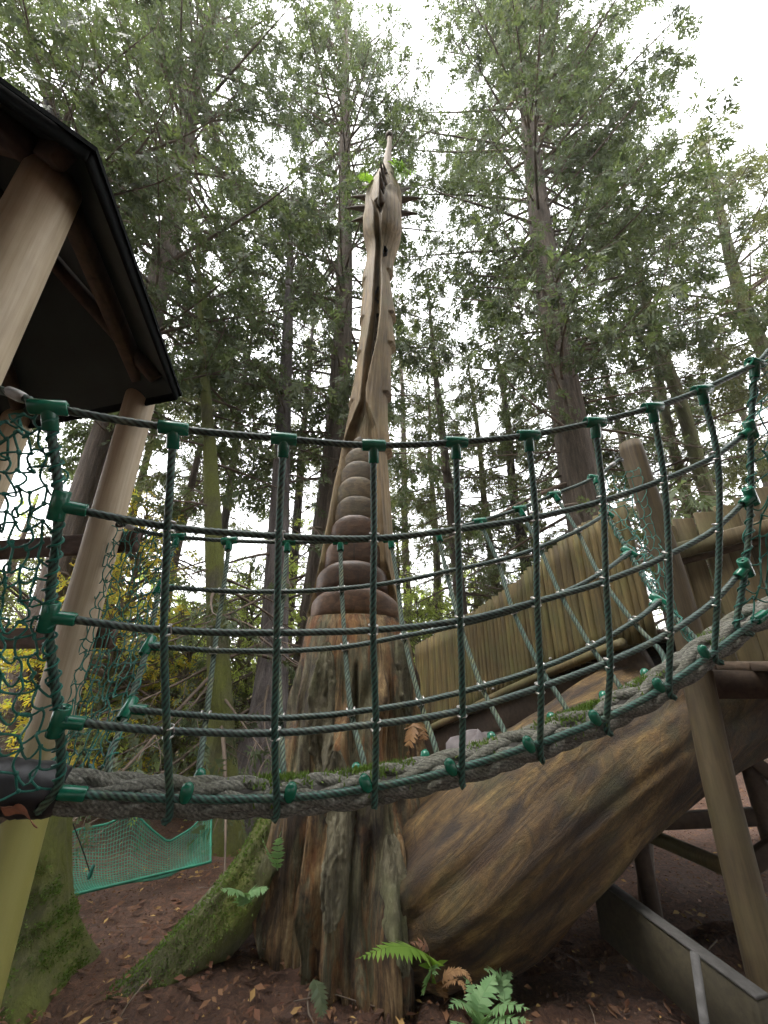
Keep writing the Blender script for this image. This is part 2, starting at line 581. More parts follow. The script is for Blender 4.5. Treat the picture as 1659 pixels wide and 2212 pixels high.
def mat_stump():
    m, nt, b = nt_new('stump_wood')
    v = coords(nt, (9, 9, 1.0))
    g = noise(nt, v, 2.0, 10, 0.74, 0.9)
    vs = coords(nt, (3.2, 3.2, 0.5))
    s = noise(nt, vs, 1.7, 6, 0.65, 0.6)
    s2 = noise(nt, coords(nt, (4.0, 4.0, 0.8)), 1.3, 6, 0.65, 0.5)
    c = ramp(nt, g, [(0.28, (0.010, 0.007, 0.005)), (0.40, (0.07, 0.038, 0.016)), (0.52, (0.23, 0.145, 0.062)), (0.68, (0.46, 0.34, 0.17))])
    c_or = ramp(nt, g, [(0.3, (0.05, 0.018, 0.006)), (0.5, (0.20, 0.085, 0.028)), (0.72, (0.40, 0.235, 0.085))])
    c_gr = ramp(nt, g, [(0.3, (0.03, 0.03, 0.016)), (0.5, (0.12, 0.115, 0.06)), (0.75, (0.30, 0.29, 0.19))])
    c = mix(nt, step(nt, s, 0.47, 0.56), c, c_or)
    c = mix(nt, mul(nt, step(nt, s2, 0.49, 0.56), 0.9), c, c_gr)
    s3 = noise(nt, coords(nt, (2.2, 2.2, 1.0)), 1.9, 8, 0.7, 0.8)
    c = mix(nt, mul(nt, step(nt, s3, 0.50, 0.62), 0.9), c, ramp(nt, g, [(0.4, (0.008, 0.005, 0.004)), (0.7, (0.075, 0.042, 0.022))]))
    f = noise(nt, coords(nt), 35, 4, 0.7)
    c = mix(nt, 0.55, c, ramp(nt, f, [(0.3, (0.35, 0.35, 0.35)), (0.65, (1, 1, 1))]), 'MULTIPLY')
    nt.links.new(c, b.inputs['Base Color'])
    b.inputs['Roughness'].default_value = 0.85
    bump(nt, b, g, 1.0, 0.035)
    MATS['stump_wood'] = m


mat_stump()


def mat_log():
    m, nt, b = nt_new('log_wood')
    def along(scale):
        v = coords(nt, (1, 1, 1), (0, 0.66, 0.0))          # turn the log's axis onto x, then stretch
        mp = nt.nodes.new('ShaderNodeMapping'); mp.inputs['Scale'].default_value = scale
        nt.links.new(v, mp.inputs['Vector'])
        return mp.outputs['Vector']
    g = noise(nt, along((0.9, 5.5, 5.5)), 2.2, 12, 0.72, 0.5)
    big = noise(nt, along((0.7, 2.2, 2.2)), 1.6, 6, 0.62, 0.3)
    big2 = noise(nt, along((1.0, 1.6, 1.6)), 2.0, 6, 0.6)
    c = ramp(nt, g, [(0.34, (0.005, 0.003, 0.0015)), (0.43, (0.034, 0.018, 0.005)), (0.54, (0.092, 0.053, 0.015)), (0.68, (0.22, 0.14, 0.043))])
    c = mix(nt, mul(nt, step(nt, big, 0.48, 0.62), 0.85), c, ramp(nt, g, [(0.34, (0.005, 0.003, 0.0015)), (0.55, (0.036, 0.016, 0.005)), (0.72, (0.11, 0.052, 0.017))]))
    c = mix(nt, mul(nt, step(nt, big2, 0.52, 0.68), 0.6), c, (0.062, 0.058, 0.018))
    f = noise(nt, coords(nt), 30, 5, 0.7)
    c = mix(nt, 0.5, c, ramp(nt, f, [(0.32, (0.3, 0.3, 0.3)), (0.62, (1.15, 1.15, 1.15))]), 'MULTIPLY')
    vo = nt.nodes.new('ShaderNodeTexVoronoi'); vo.feature = 'DISTANCE_TO_EDGE'; vo.inputs['Scale'].default_value = 3.2
    nt.links.new(along((0.35, 2.6, 2.6)), vo.inputs['Vector'])
    c = mix(nt, mul(nt, step(nt, vo.outputs['Distance'], 0.02, 0.0), 0.5), c, (0.006, 0.004, 0.002))
    nt.links.new(c, b.inputs['Base Color'])
    b.inputs['Roughness'].default_value = 0.7
    bump(nt, b, g, 0.9, 0.022)
    MATS['log_wood'] = m


mat_log()
mat_wood('rib_wood', [(0.04, 0.02, 0.008), (0.125, 0.064, 0.022), (0.24, 0.14, 0.052)], (9, 9, 1.2), 0.75, 0.9, 0.02, algae=(0.04, 0.022, 0.01), algae_amt=(0.45, 0.65))


# ------------------------------------------------------------------ the setting
def build_ground():
    n = 160
    a = np.linspace(-1, 1, n)
    xs = np.sign(a) * (np.abs(a) ** 2.6) * 140
    ys = np.sign(a) * (np.abs(a) ** 2.6) * 140 + 3.0
    X, Y = np.meshgrid(xs, ys)
    Z = ground_z(X, Y)
    near = np.hypot(X, Y - 3) < 12
    Z = Z + near * (0.02 * RNG.standard_normal(X.shape))
    mb = MB()
    mb.add(np.stack([X, Y, Z], -1), grid_quads(n, n, False))
    o = mb.build('ground', MATS['ground'])
    tag(o, 'brown forest floor of damp bark litter', None, None, 'structure')
    # fallen leaves and bark chips lying on it
    k = 34000
    r = RNG.random((k, 6))
    Y = 1.6 + r[:, 1] ** 1.5 * 9
    X = (r[:, 0] - 0.5) * 2.3 * Y * 1.05
    Z = ground_z(X, Y) + 0.012 + 0.03 * r[:, 2]
    L = 0.006 + 0.030 * r[:, 3] ** 4
    az = r[:, 4] * 6.283
    d = np.stack([np.cos(az), np.sin(az), 0.5 * (r[:, 5] - 0.5)], 1)
    s = np.stack([-np.sin(az), np.cos(az), 0.8 * (r[:, 2] - 0.5)], 1)
    c = np.stack([X, Y, Z], 1)
    W = L * 0.38
    V = np.stack([c - d * L[:, None], c + s * W[:, None] + [0, 0, .006], c + d * L[:, None], c - s * W[:, None]], 1)
    mb = MB(); mb.add(V.reshape(-1, 3), np.arange(k * 4).reshape(-1, 4))
    o = mb.build('fallen_leaves', MATS['leaf_litter'], smooth=False)
    tag(o, 'fallen brown and orange leaves scattered over the forest floor', 'leaf litter', None, 'stuff')


build_ground()


def add_moss(o, n, L, parent=None, seed=0, lo=-0.1, patch=6.0, thr=0.0):
    """Raised tufts of moss on the weather side of a mesh."""
    rg = np.random.default_rng(seed)
    me = o.data
    np_ = len(me.polygons)
    ctr = np.zeros(np_ * 3, np.float32); me.polygons.foreach_get('center', ctr); ctr = ctr.reshape(-1, 3)
    nor = np.zeros(np_ * 3, np.float32); me.polygons.foreach_get('normal', nor); nor = nor.reshape(-1, 3)
    ar = np.zeros(np_, np.float32); me.polygons.foreach_get('area', ar)
    c2 = ctr * patch
    msk = np.sin(c2[:, 0] * 1.3 + 1.7 * np.sin(c2[:, 2])) + np.sin(c2[:, 1] * 1.7 + c2[:, 2] * 0.8) + np.sin(c2[:, 2] * 2.1 + c2[:, 0]) * 0.7
    w = ar * (nor[:, 2] > lo) * (msk > thr) * (nor[:, 1] < 0.6)
    i = rg.choice(np_, n, p=w / w.sum())
    nn = nor[i]
    t1 = np.cross(nn, [0.3, 0.2, 0.93]); t1 /= np.linalg.norm(t1, axis=1, keepdims=True) + 1e-9
    t2 = np.cross(nn, t1)
    sz = np.sqrt(ar[i])[:, None]
    c = ctr[i] + t1 * rg.normal(0, 0.5, (n, 1)) * sz + t2 * rg.normal(0, 0.5, (n, 1)) * sz - nn * 0.003
    d = nn + rg.normal(0, 0.45, (n, 3)) + [0, 0, 0.2]; d /= np.linalg.norm(d, axis=1, keepdims=True)
    e = np.cross(d, rg.standard_normal((n, 3))); e /= np.linalg.norm(e, axis=1, keepdims=True)
    ll = L * rg.uniform(0.5, 1.4, (n, 1))
    V = np.stack([c - e * ll * 0.28, c + e * ll * 0.28, c + d * ll], 1) + ORG[o.name]
    m = MB(); m.add(V.reshape(-1, 3), None, np.arange(3 * n).reshape(-1, 3))
    m_ = m.build('moss', MATS['moss_tuft'], o); m_['kind'] = 'stuff'


def build_sticks():
    rg = np.random.default_rng(8)
    m = MB()
    for k in range(170):
        Y = 1.8 + rg.random() ** 1.3 * 6; X = (rg.random() - 0.5) * 2.0 * Y
        az = rg.random() * 6.28; L = rg.uniform(0.05, 0.32)
        f = np.linspace(-0.5, 0.5, 6)
        x = X + L * f * math.cos(az) + 0.04 * L * np.sin(9 * f); y = Y + L * f * math.sin(az)
        z = ground_z(x, y) + 0.012 + 0.03 * rg.random() + f * rg.normal(0, 0.05)
        sweep(m, np.stack([x, y, z], 1), np.linspace(1, 0.5, 6) * rg.uniform(0.002, 0.006), 5)
    o = m.build('fallen_twigs', MATS['twig'])
    tag(o, 'thin dead twigs strewn over the forest floor', 'twigs', None, 'stuff')


build_sticks()


# ------------------------------------------------------------------ the carved trunk
TD = 3.1     # metres in front of the camera


def build_totem():
    t = thing('carved_trunk', 'tall dead tree carved into a spiny spire with stacked belly rolls, rotten stump base', 'carved tree', (P(775, 1400, TD)[0], TD, -0.05))
    prof = [(2330, 560, 1010), (2212, 572, 990), (2100, 580, 975), (1980, 580, 960), (1900, 583, 950), (1820, 592, 948), (1750, 604, 945), (1680, 613, 930), (1600, 622, 908),
            (1500, 640, 900), (1400, 655, 888), (1345, 664, 872), (1330, 669, 861), (1250, 686, 855), (1150, 704, 848), (1050, 722, 841), (1000, 734, 837),
            (940, 745, 835), (860, 761, 837), (800, 770, 842), (740, 778, 848), (690, 781, 848), (650, 783, 846), (600, 786, 842),
            (570, 792, 846), (545, 793, 855), (520, 787, 864), (495, 784, 868), (475, 784, 868), (460, 788, 866), (445, 788, 868), (425, 790, 868), (405, 797, 862), (388, 808, 855), (370, 818, 850)]
    z = np.array([P(800, y, TD)[2] for y, a, b in prof])
    xl = np.array([P(a, y, TD)[0] for y, a, b in prof])
    xr = np.array([P(b, y, TD)[0] for y, a, b in prof])
    o = np.argsort(z)
    z, xl, xr = z[o], xl[o], xr[o]
    nz, na = 560, 200
    zz = np.concatenate([np.linspace(-0.25, 1.75, 240), np.linspace(1.76, z[-1], nz - 240)])
    XL, XR = np.interp(zz, z, xl), np.interp(zz, z, xr)
    ker = np.ones(5) / 5
    XL = np.convolve(np.pad(XL, 2, 'edge'), ker, 'valid'); XR = np.convolve(np.pad(XR, 2, 'edge'), ker, 'valid')
    C = (XL + XR) / 2; R = (XR - XL) / 2
    ph = (np.arange(na) / na - 0.5) * 2 * np.pi          # 0 = towards the camera
    # opening of the sheath, in photo pixels
    op = [(1332, 670, 860), (1324, 676, 857), (1225, 703, 829), (1126, 722, 821), (1051, 733, 817), (977, 744, 814), (942, 757, 810), (925, 766, 803), (890, 781, 791), (864, 783, 791), (830, 786, 797),
          (790, 790, 806), (760, 795, 813), (700, 805, 821), (640, 808, 824), (560, 813, 823), (500, 812, 822), (470, 806, 828)]
    oz = np.array([P(800, y, TD)[2] for y, a, b in op])[::1]
    ol = np.array([P(a, y, TD)[0] for y, a, b in op]); orr = np.array([P(b, y, TD)[0] for y, a, b in op])
    OL, OR = np.interp(zz, oz, ol), np.interp(zz, oz, orr)
    fl = np.arcsin(np.clip((OL - C) / R, -0.97, 0.97)); fr = np.arcsin(np.clip((OR - C) / R, -0.97, 0.97))
    zo0, zo1 = P(800, 1336, TD)[2], P(800, 462, TD)[2]
    inz = ((zz > zo0) & (zz < zo1)).astype(float)
    PH = ph[None, :]
    soft = 0.07
    sm = lambda x: np.clip(x, 0, 1) ** 2 * (3 - 2 * np.clip(x, 0, 1))
    carve = sm((PH - fl[:, None]) / soft + 0.5) * sm((fr[:, None] - PH) / soft + 0.5) * inz[:, None]
    zb = P(800, 850, TD)[2]
    depth = np.where(zz < zb, 0.36, 0.55)[:, None]
    rr = np.ones((nz, na))
    rr -= carve * depth
    # raised rounded lip along the opening
    dl = np.minimum(np.abs(PH - fl[:, None]), np.abs(PH - fr[:, None]))
    rr += inz[:, None] * 0.05 * np.exp(-(dl / 0.16) ** 2) * (1 - carve)
    # hewn scales on the two flanks: each ends in a cut
    for side, ys in ((1, [500, 600, 692, 757, 862, 985]), (-1, [520, 615, 700, 775, 880])):
        zs = np.sort(np.array([P(800, y, TD)[2] for y in ys]))
        for a, b in zip(zs[:-1], zs[1:]):
            w = ((zz >= a) & (zz < b))
            f = np.clip(1 - (zz - a) / (b - a), 0, 1)
            amp = 0.24 if side > 0 else 0.12
            rr += (w * f ** 1.6 * amp)[:, None] * sm((side * PH - 0.72) / 0.35) * sm((2.2 - side * PH) / 0.5)
    # split in the head between the two lobes
    zh = P(800, 470, TD)[2]; zt = P(800, 380, TD)[2]
    hd = sm((zz - P(800, 560, TD)[2]) / 0.3)[:, None]
    lobe_edge = np.where(PH < 0.05, P(800, 472, TD)[2], P(800, 442, TD)[2])
    lz = lobe_edge - 2.6 * (np.abs(PH - (-0.52)) * (PH < 0.0) + np.abs(PH - 0.42) * (PH >= 0.0)) ** 2 * 0.5
    below = sm((lz - zz[:, None]) / 0.025 + 0.5)
    front = sm((1.35 - np.abs(PH)) / 0.3)
    rr += hd * front * 0.34 * (below - 0.55)
    # rotten, fluted stump below the carving
    low = sm((P(800, 1400, TD)[2] - zz) / 0.35)[:, None]
    base = sm((1.0 - zz) / 1.0)[:, None]
    fl_n = np.zeros((nz, na)); rng = np.random.default_rng(3)
    for k, a in ((5, 0.05), (9, 0.05), (14, 0.045), (23, 0.03), (37, 0.02), (61, 0.012)):
        p0 = rng.random() * 6.28; dr = rng.normal() * 0.5; w2 = rng.random() * 6.28
        fl_n += a * np.sin(k * PH + p0 + dr * zz[:, None] * 1.3 + 0.8 * np.sin(1.7 * zz[:, None] + w2)) * (0.7 + 0.5 * np.sin(2.3 * zz[:, None] + w2 + k))
    rr += low * fl_n * (0.75 + 1.0 * base)
    crack = -np.clip(np.sin(11 * PH + 1.5 * np.sin(1.1 * zz[:, None] + 1)) - 0.72, 0, 1) * 0.75 - np.clip(np.sin(29 * PH + 2.2 * np.sin(0.9 * zz[:, None] + 2)) - 0.8, 0, 1) * 0.35
    rr += low * crack * 0.6
    lq = lumps(9, 26, 2, 22, 0, 1)
    S_ = zz[:, None] * 0.0
    rg2 = np.random.default_rng(12)
    for _ in range(26):
        ka, kz = rg2.integers(2, 26), rg2.uniform(1.5, 16) * rg2.choice([-1, 1])
        rr += low * 0.045 / (1 + ka / 9 + abs(kz) / 8) * np.sin(ka * PH + kz * zz[:, None] + rg2.random() * 6.28)
    rr += low * base * 0.13 * np.maximum(np.sin(3 * PH + 0.6), -0.3) * sm((0.75 - zz) / 0.8)[:, None]
    rr += (1 - low) * 0.006 * np.sin(31 * PH + 2 * np.sin(2 * zz[:, None]))
    X = C[:, None] + R[:, None] * rr * np.sin(PH)
    Yd = np.where(R > 0.6, R, R)[:, None] * rr * np.cos(PH)
    Y = TD - Yd
    V = np.stack([X, Y, np.repeat(zz[:, None], na, 1)], -1).reshape(-1, 3)
    mb = MB()
    q = grid_quads(nz, na)
    cut = int(np.searchsorted(zz, P(800, 1338, TD)[2]))
    nlow = cut * na
    V = np.concatenate([V, [[C[-1], TD, zz[-1] + 0.02]]])
    j = np.arange(na); top = np.stack([(nz - 1) * na + j, (nz - 1) * na + (j + 1) % na, np.full(na, nz * na)], 1)
    lo = MB(); lo.add(V[:(cut + 1) * na], q[:cut * na])
    lo.build('stump', MATS['stump_wood'], t)
    # slabs of old bark still clinging to the stump
    GV = V[:nz * na].reshape(nz, na, 3)
    for (f0, f1, za, zb_, sd_) in [(-0.62, -0.22, 0.75, 1.62, 1), (-0.30, 0.02, 0.25, 1.02, 2), (0.72, 1.05, 1.15, 1.66, 3), (0.30, 0.52, 0.10, 0.62, 4)]:
        rg3 = np.random.default_rng(sd_)
        zi = np.where((zz > za) & (zz < zb_))[0][::2]
        rows = []
        ed = np.cumsum(rg3.normal(0, 0.02, (len(zi), 2)), 0); ed -= ed.mean(0)
        for n_, iz in enumerate(zi):
            e_ = math.sin(math.pi * (n_ + 0.5) / len(zi)) ** 0.35
            fa, fb = np.array([f0, f1]) * 1.0 + ed[n_] * 0.6
            mid_ = (fa + fb) / 2; fa, fb = mid_ + (fa - mid_) * e_, mid_ + (fb - mid_) * e_
            fs = np.linspace(fa, fb, 16)
            row = np.stack([np.interp(fs, ph, GV[iz, :, c_]) for c_ in range(3)], 1)
            nrm_ = np.stack([np.sin(fs), -np.cos(fs), 0 * fs], 1)
            h_ = 0.030 * np.minimum(1, np.minimum(np.arange(16), np.arange(15, -1, -1)) / 1.0) * (0.7 + 0.5 * rg3.random(16)) - 0.004
            rows.append(row + nrm_ * h_[:, None])
        m_ = MB(); m_.add(np.array(rows).reshape(-1, 3), grid_quads(len(rows), 16, False))
        m_.build('bark_slab', MATS['bark_lichen'], t)
    hi = MB(); hi.add(V[cut * na:], q[cut * na:] - cut * na, top - cut * na)
    hi.build('carved_spire', MATS['carved_wood'], t)
    surf = lambda x, z_: TD - math.sqrt(max(1e-4, np.interp(z_, zz, R) ** 2 - (x - np.interp(z_, zz, C)) ** 2))

    # belly rolls: crop coordinates of the photograph
    rolls = [(-335, -200, 850, 922), (-198, -128, 832, 902), (-126, -60, 826, 886), (-62, -8, 822, 872), (-8, 92, 828, 875), (92, 180, 812, 885), (180, 272, 778, 917), (275, 388, 732, 948), (388, 512, 684, 962), (507, 690, 642, 970), (648, 848, 610, 977),
             (812, 1015, 592, 988), (982, 1185, 556, 993), (1167, 1402, 512, 1023), (1387, 1605, 446, 1064), (1607, 1832, 404, 1138)]
    ty = lambda c: (1600 + c / 2.2117) / 1.823
    tx = lambda c: (1050 + c / 2.2117) / 1.823
    for i, (c0, c1, a, b) in enumerate(rolls):
        y0, y1 = ty(c0), ty(c1)
        z1, z0 = P(800, y0, TD - 0.1)[2] + 0.015, P(800, y1, TD - 0.1)[2] - 0.02
        ym = (y0 + y1) / 2
        x0, x1 = P(tx(a), ym, TD - 0.1)[0] - 0.012, P(tx(b), ym, TD - 0.1)[0] + 0.012
        cx, zc, hw, hh = (x0 + x1) / 2, (z0 + z1) / 2, (x1 - x0) / 2, (z1 - z0) / 2
        Rz = np.interp(zc, zz, R)
        n1, n2 = 40, 26
        th = np.linspace(-np.pi / 2, np.pi / 2, n1)        # across
        v = np.linspace(-np.pi / 2, np.pi / 2, n2)
        TH, VV = np.meshgrid(th, v)
        se = lambda a_, e: np.sign(a_) * np.abs(a_) ** e
        xx = cx + hw * se(np.sin(TH), 0.75) * np.maximum(se(np.cos(VV), 0.28), 0.02)
        dep = min(hw * 1.0, Rz * 0.98)
        yy = TD - 0.02 - (dep * 0.9) * se(np.cos(TH), 0.62) * (0.72 + 0.28 * se(np.cos(VV), 0.5)) - 0.0
        droop = -hh * 0.75 * (np.abs(np.sin(TH)) ** 2.2)
        zc2 = zc + hh * 0.95 * se(np.sin(VV), 0.62) + droop * 0.8
        m = MB(); m.add(np.stack([xx, yy, zc2], -1), grid_quads(n2, n1, False))
        m.build('belly_roll', MATS['roll_red'] if i >= 12 else MATS['roll_wood'], t)
    # spikes: pixel foot, pixel tip, depth offset of the tip towards the camera
    Rh = 0.28
    for (fx, fy, gx, gy, dy, dyt) in [(790, 428, 757, 425, 0, 0), (786, 451, 745, 450, 0, 0), (786, 474, 758, 479, 0, 0.0), (868, 432, 915, 428, 0, 0), (866, 462, 905, 462, 0, 0), (864, 412, 890, 405, 0.05, 0.1),
                                      (824, 434, 820, 406, -0.25, -0.62), (826, 412, 820, 370, -0.22, -0.5), (830, 398, 822, 350, -0.18, -0.42), (834, 382, 828, 352, -0.1, -0.3), (797, 405, 783, 398, 0.03, 0.1)]:
        a, b = P(fx, fy, TD + dy), P(gx, gy, TD + dyt)
        a = a + (a - b) / np.linalg.norm(b - a) * 0.06
        s = np.linspace(0, 1, 7)[:, None]
        pts = a + (b - a) * s + np.array([0, 0, 0.01]) * np.sin(s * 3.1)
        m = MB(); sweep(m, pts, np.linspace(0.052, 0.004, 7), 8)
        m.build('spike', MATS['spike_wood'], t)
    # the horn on top with a knob
    pts = spline([P(835, 392, TD), P(836, 365, TD), P(838, 335, TD), P(841, 312, TD), P(841, 298, TD)], 0.04)
    s = np.linspace(0, 1, len(pts))
    m = MB(); sweep(m, pts, np.interp(s, [0, .25, .5, .8, 1], [0.115, 0.07, 0.052, 0.034, 0.03]), 14)
    h = m.build('horn', MATS['horn_wood'], t)
    m = MB(); c = P(841, 294, TD)
    lathe(m, [(0.002, -0.05), (0.035, -0.045), (0.055, -0.01), (0.05, 0.03), (0.025, 0.055), (0.001, 0.06)], 14, basis((0, 0, 1), (0, 1, 0), c))
    m.build('knob', MATS['spike_wood'], h)
    # hollows in the groove and a woodpecker hole; black lining stands for their darkness
    for (hx, hy, w, h_) in [(815, 636, 4.5, 22), (817, 690, 4.5, 20), (816.5, 728, 4.0, 18), (810, 768, 5, 24), (832, 541, 5, 11)]:
        c = P(hx, hy, TD)
        sy = surf(c[0], c[2]) + (0.055 if hy > 600 else -0.004)
        c = P(hx, hy, sy)
        k = 1.0 / (CP - (1106 - hy) / FPX * SP) * sy / FPX
        a = np.linspace(0, 2 * np.pi, 15)[:-1]
        jr = 1 + 0.25 * np.sin(3 * a + hx)
        ring = np.stack([c[0] + w * k * np.cos(a) * jr, np.full(14, c[1] - 0.012), c[2] + h_ * k * 0.9 * np.sin(a) * jr], 1)
        inner = ring + [0, 0.05, 0]; inner[:, 0] = c[0] + (inner[:, 0] - c[0]) * 0.8
        m = MB(); m.add(np.concatenate([ring, inner, [c + [0, 0.06, 0]]]), grid_quads(2, 14), [[14 + i, 14 + (i + 1) % 14, 28] for i in range(14)])
        m.build('hollow', MATS['tape_black'], t)
    # buttress roots
    def root(pts, radii, mat, seed, flat=1.0):
        p = spline(pts, 0.03)
        s = np.linspace(0, 1, len(p)); r = np.interp(s, np.linspace(0, 1, len(radii)), radii)
        rg = np.random.default_rng(seed); ph0 = rg.random(6) * 6.28
        f = lambda A, S: 1 + 0.08 * np.sin(5 * A + ph0[0] + 3 * S) + 0.05 * np.sin(11 * A + ph0[1] - 4 * S) + 0.05 * np.sin(17 * S + ph0[2] + 2 * A) + 0.03 * np.sin(23 * A + ph0[3])
        m = MB(); sweep(m, p, r, 40, rfun=f)
        return m.build('root', mat, t)
    rt = root([(-0.50, 3.02, 0.72), (-0.66, 2.92, 0.44), (-0.86, 2.78, 0.20), (-1.08, 2.63, 0.04), (-1.28, 2.50, -0.06), (-1.5, 2.4, -0.16)], [0.13, 0.16, 0.15, 0.125, 0.10, 0.07], MATS['bark_moss'], 1)
    lo_o = [c_ for c_ in t.children if c_.name.startswith('stump')]
    add_moss(rt, 9000, 0.014, seed=4, lo=0.1, thr=-0.4)
    return t, surf


TOTEM, totem_surface = build_totem()

# ------------------------------------------------------------------ the fallen log
def build_log():
    p = spline([P(880, 1985, 3.0), P(965, 1905, 2.84), P(1105, 1790, 2.79), P(1280, 1655, 2.84), P(1460, 1535, 2.97), P(1670, 1445, 3.12), P(1850, 1400, 3.25)], 0.03)
    o = p[0].copy(); o[2] = 0
    s = np.linspace(0, 1, len(p))
    r = np.interp(s, [0, .05, .10, .16, .25, .4, .65, 1], [0.28, 0.37, 0.42, 0.435, 0.425, 0.41, 0.40, 0.38])
    lf, lf2 = lumps(5), lumps(6, 24, 8, 40, 5, 60)
    f = lambda A, S: 1 + 0.13 * lf(A, S) + 0.05 * lf2(A, S) - 0.05 * np.clip(np.sin(13 * A + 2.5 * np.sin(5 * S)) - 0.6, 0, 1)
    t = thing('fallen_log', 'huge barkless log leaning up to the right beside the carved trunk', 'log', tuple(o))
    m = MB(); sweep(m, p, r, 144, rfun=f, caps=False)
    # weathered butt end: the front edge stands out a little further than the rest
    V = m.v[0].reshape(len(p), 144, 3)
    ax = p[1] - p[0]; ax /= np.linalg.norm(ax)
    a = np.arange(144) / 144 * 6.283
    rag = 0.05 * np.sin(a + 0.5) + 0.025 * np.sin(3 * a + 1) + 0.012 * np.sin(7 * a)
    for i in range(14):
        V[i] -= ax * (rag * (1 - i / 14))[:, None]
    c = V[0].mean(0)
    kb = 16
    body = MB(); body.add(V[kb:].reshape(-1, 3), grid_quads(len(p) - kb, 144))
    body.build('log_body', MATS['log_wood'], t)
    j = np.arange(144)
    butt = MB(); butt.add(np.concatenate([V[:kb + 1].reshape(-1, 3), [c + ax * 0.25]]), grid_quads(kb + 1, 144), np.stack([np.full(144, (kb + 1) * 144), (j + 1) % 144, j], 1))
    butt.build('butt_end', MATS['log_wood'], t)


build_log()


# ------------------------------------------------------------------ the rope bridge
FOOT = [(-60, 1690, 1.12), (0, 1698, 1.15), (150, 1710, 1.22), (300, 1718, 1.29), (450, 1722, 1.34), (600, 1720, 1.38), (700, 1712, 1.40), (800, 1698, 1.42), (900, 1678, 1.435), (1000, 1653, 1.45),
        (1100, 1622, 1.465), (1200, 1588, 1.48), (1300, 1547, 1.50), (1400, 1495, 1.52), (1500, 1425, 1.545), (1560, 1380, 1.56), (1620, 1338, 1.575), (1700, 1310, 1.60), (1790, 1300, 1.63)]
foot_pts = np.array([P(*a) for a in FOOT])
foot_curve = spline(foot_pts, 0.008)
NEAR = [  # nodes of each upright on the near side: handrail, three rows, foot
    [(105, 880), (127, 1092), (105, 1332), (127, 1558), (128, 1688)],
    [(375, 925), (366, 1136), (358, 1361), (364, 1580), (381, 1716)],
    [(613, 948), (604, 1156), (600, 1366), (595, 1584), (606, 1716)],
    [(807, 962), (808, 1161), (806, 1360), (812, 1565), (811, 1692)],
    [(985, 955), (988, 1142), (993, 1340), (998, 1536), (992, 1656)],
    [(1141, 940), (1155, 1116), (1158, 1300), (1166, 1486), (1158, 1606)],
    [(1285, 912), (1300, 1081), (1306, 1256), (1315, 1431), (1298, 1548)],
    [(1409, 880), (1431, 1036), (1441, 1201), (1444, 1370), (1432, 1476)],
    [(1516, 842), (1545, 985), (1550, 1140), (1545, 1300), (1528, 1404)],
    [(1632, 785), (1622, 928), (1622, 1072), (1611, 1226), (1592, 1350)]]
NEAR_Y = [0.76, 0.89, 0.98, 1.04, 1.08, 1.11, 1.13, 1.15, 1.17, 1.19]
FAR = [
    [(384, 1160), (346, 1268), (320, 1395), (277, 1531), (236, 1652)],
    [(496, 1168), (480, 1277), (461, 1405), (444, 1545), (430, 1672)],
    [(622, 1171), (611, 1279), (601, 1406), (605, 1550), (612, 1668)],
    [(735, 1169), (738, 1272), (745, 1397), (758, 1538), (787, 1654)],
    [(843, 1164), (859, 1257), (873, 1374), (908, 1515), (943, 1626)],
    [(946, 1150), (965, 1235), (995, 1350), (1041, 1482), (1094, 1592)],
    [(1036, 1126), (1076, 1211), (1110, 1319), (1169, 1442), (1228, 1542)],
    [(1122, 1099), (1167, 1182), (1212, 1282), (1278, 1395), (1343, 1492)],
    [(1197, 1068), (1249, 1146), (1296, 1239), (1369, 1341), (1434, 1420)],
    [(1284, 1032), (1311, 1109), (1359, 1193), (1424, 1297), (1512, 1392)]]
FAR_Y = [1.78, 1.77, 1.78, 1.80, 1.83, 1.87, 1.92, 1.97, 2.02, 2.10]


def foot_Y(x):
    return float(np.interp(x, [a[0] for a in FOOT], [a[2] for a in FOOT]))


def foot_at_px(x):
    u = np.array([829.5 + FPX * p[0] / (p[1] * CP + (p[2] - EYE) * SP) for p in foot_curve])
    return foot_curve[int(np.argmin(np.abs(u - x)))]


HUT_POSTS = [(-1.10, 0.80), (-1.44, 1.88), (-2.32, 2.06)]
RIGHT_POST = np.array([1.62, 2.28])


def cable(name, pts, r, mat, parent, step_=0.007, lobes=4, pitch=0.075):
    p = spline(pts, step_)
    rg = np.random.default_rng(len(p))
    wob = np.convolve(rg.standard_normal((len(p), 3)).sum(1), np.ones(15) / 15, 'same') * r * 0.10
    p = p + wob[:, None] * np.array([0.3, 0.2, 0.9])
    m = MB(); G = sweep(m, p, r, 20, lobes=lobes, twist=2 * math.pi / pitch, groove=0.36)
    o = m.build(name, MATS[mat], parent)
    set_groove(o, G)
    return o


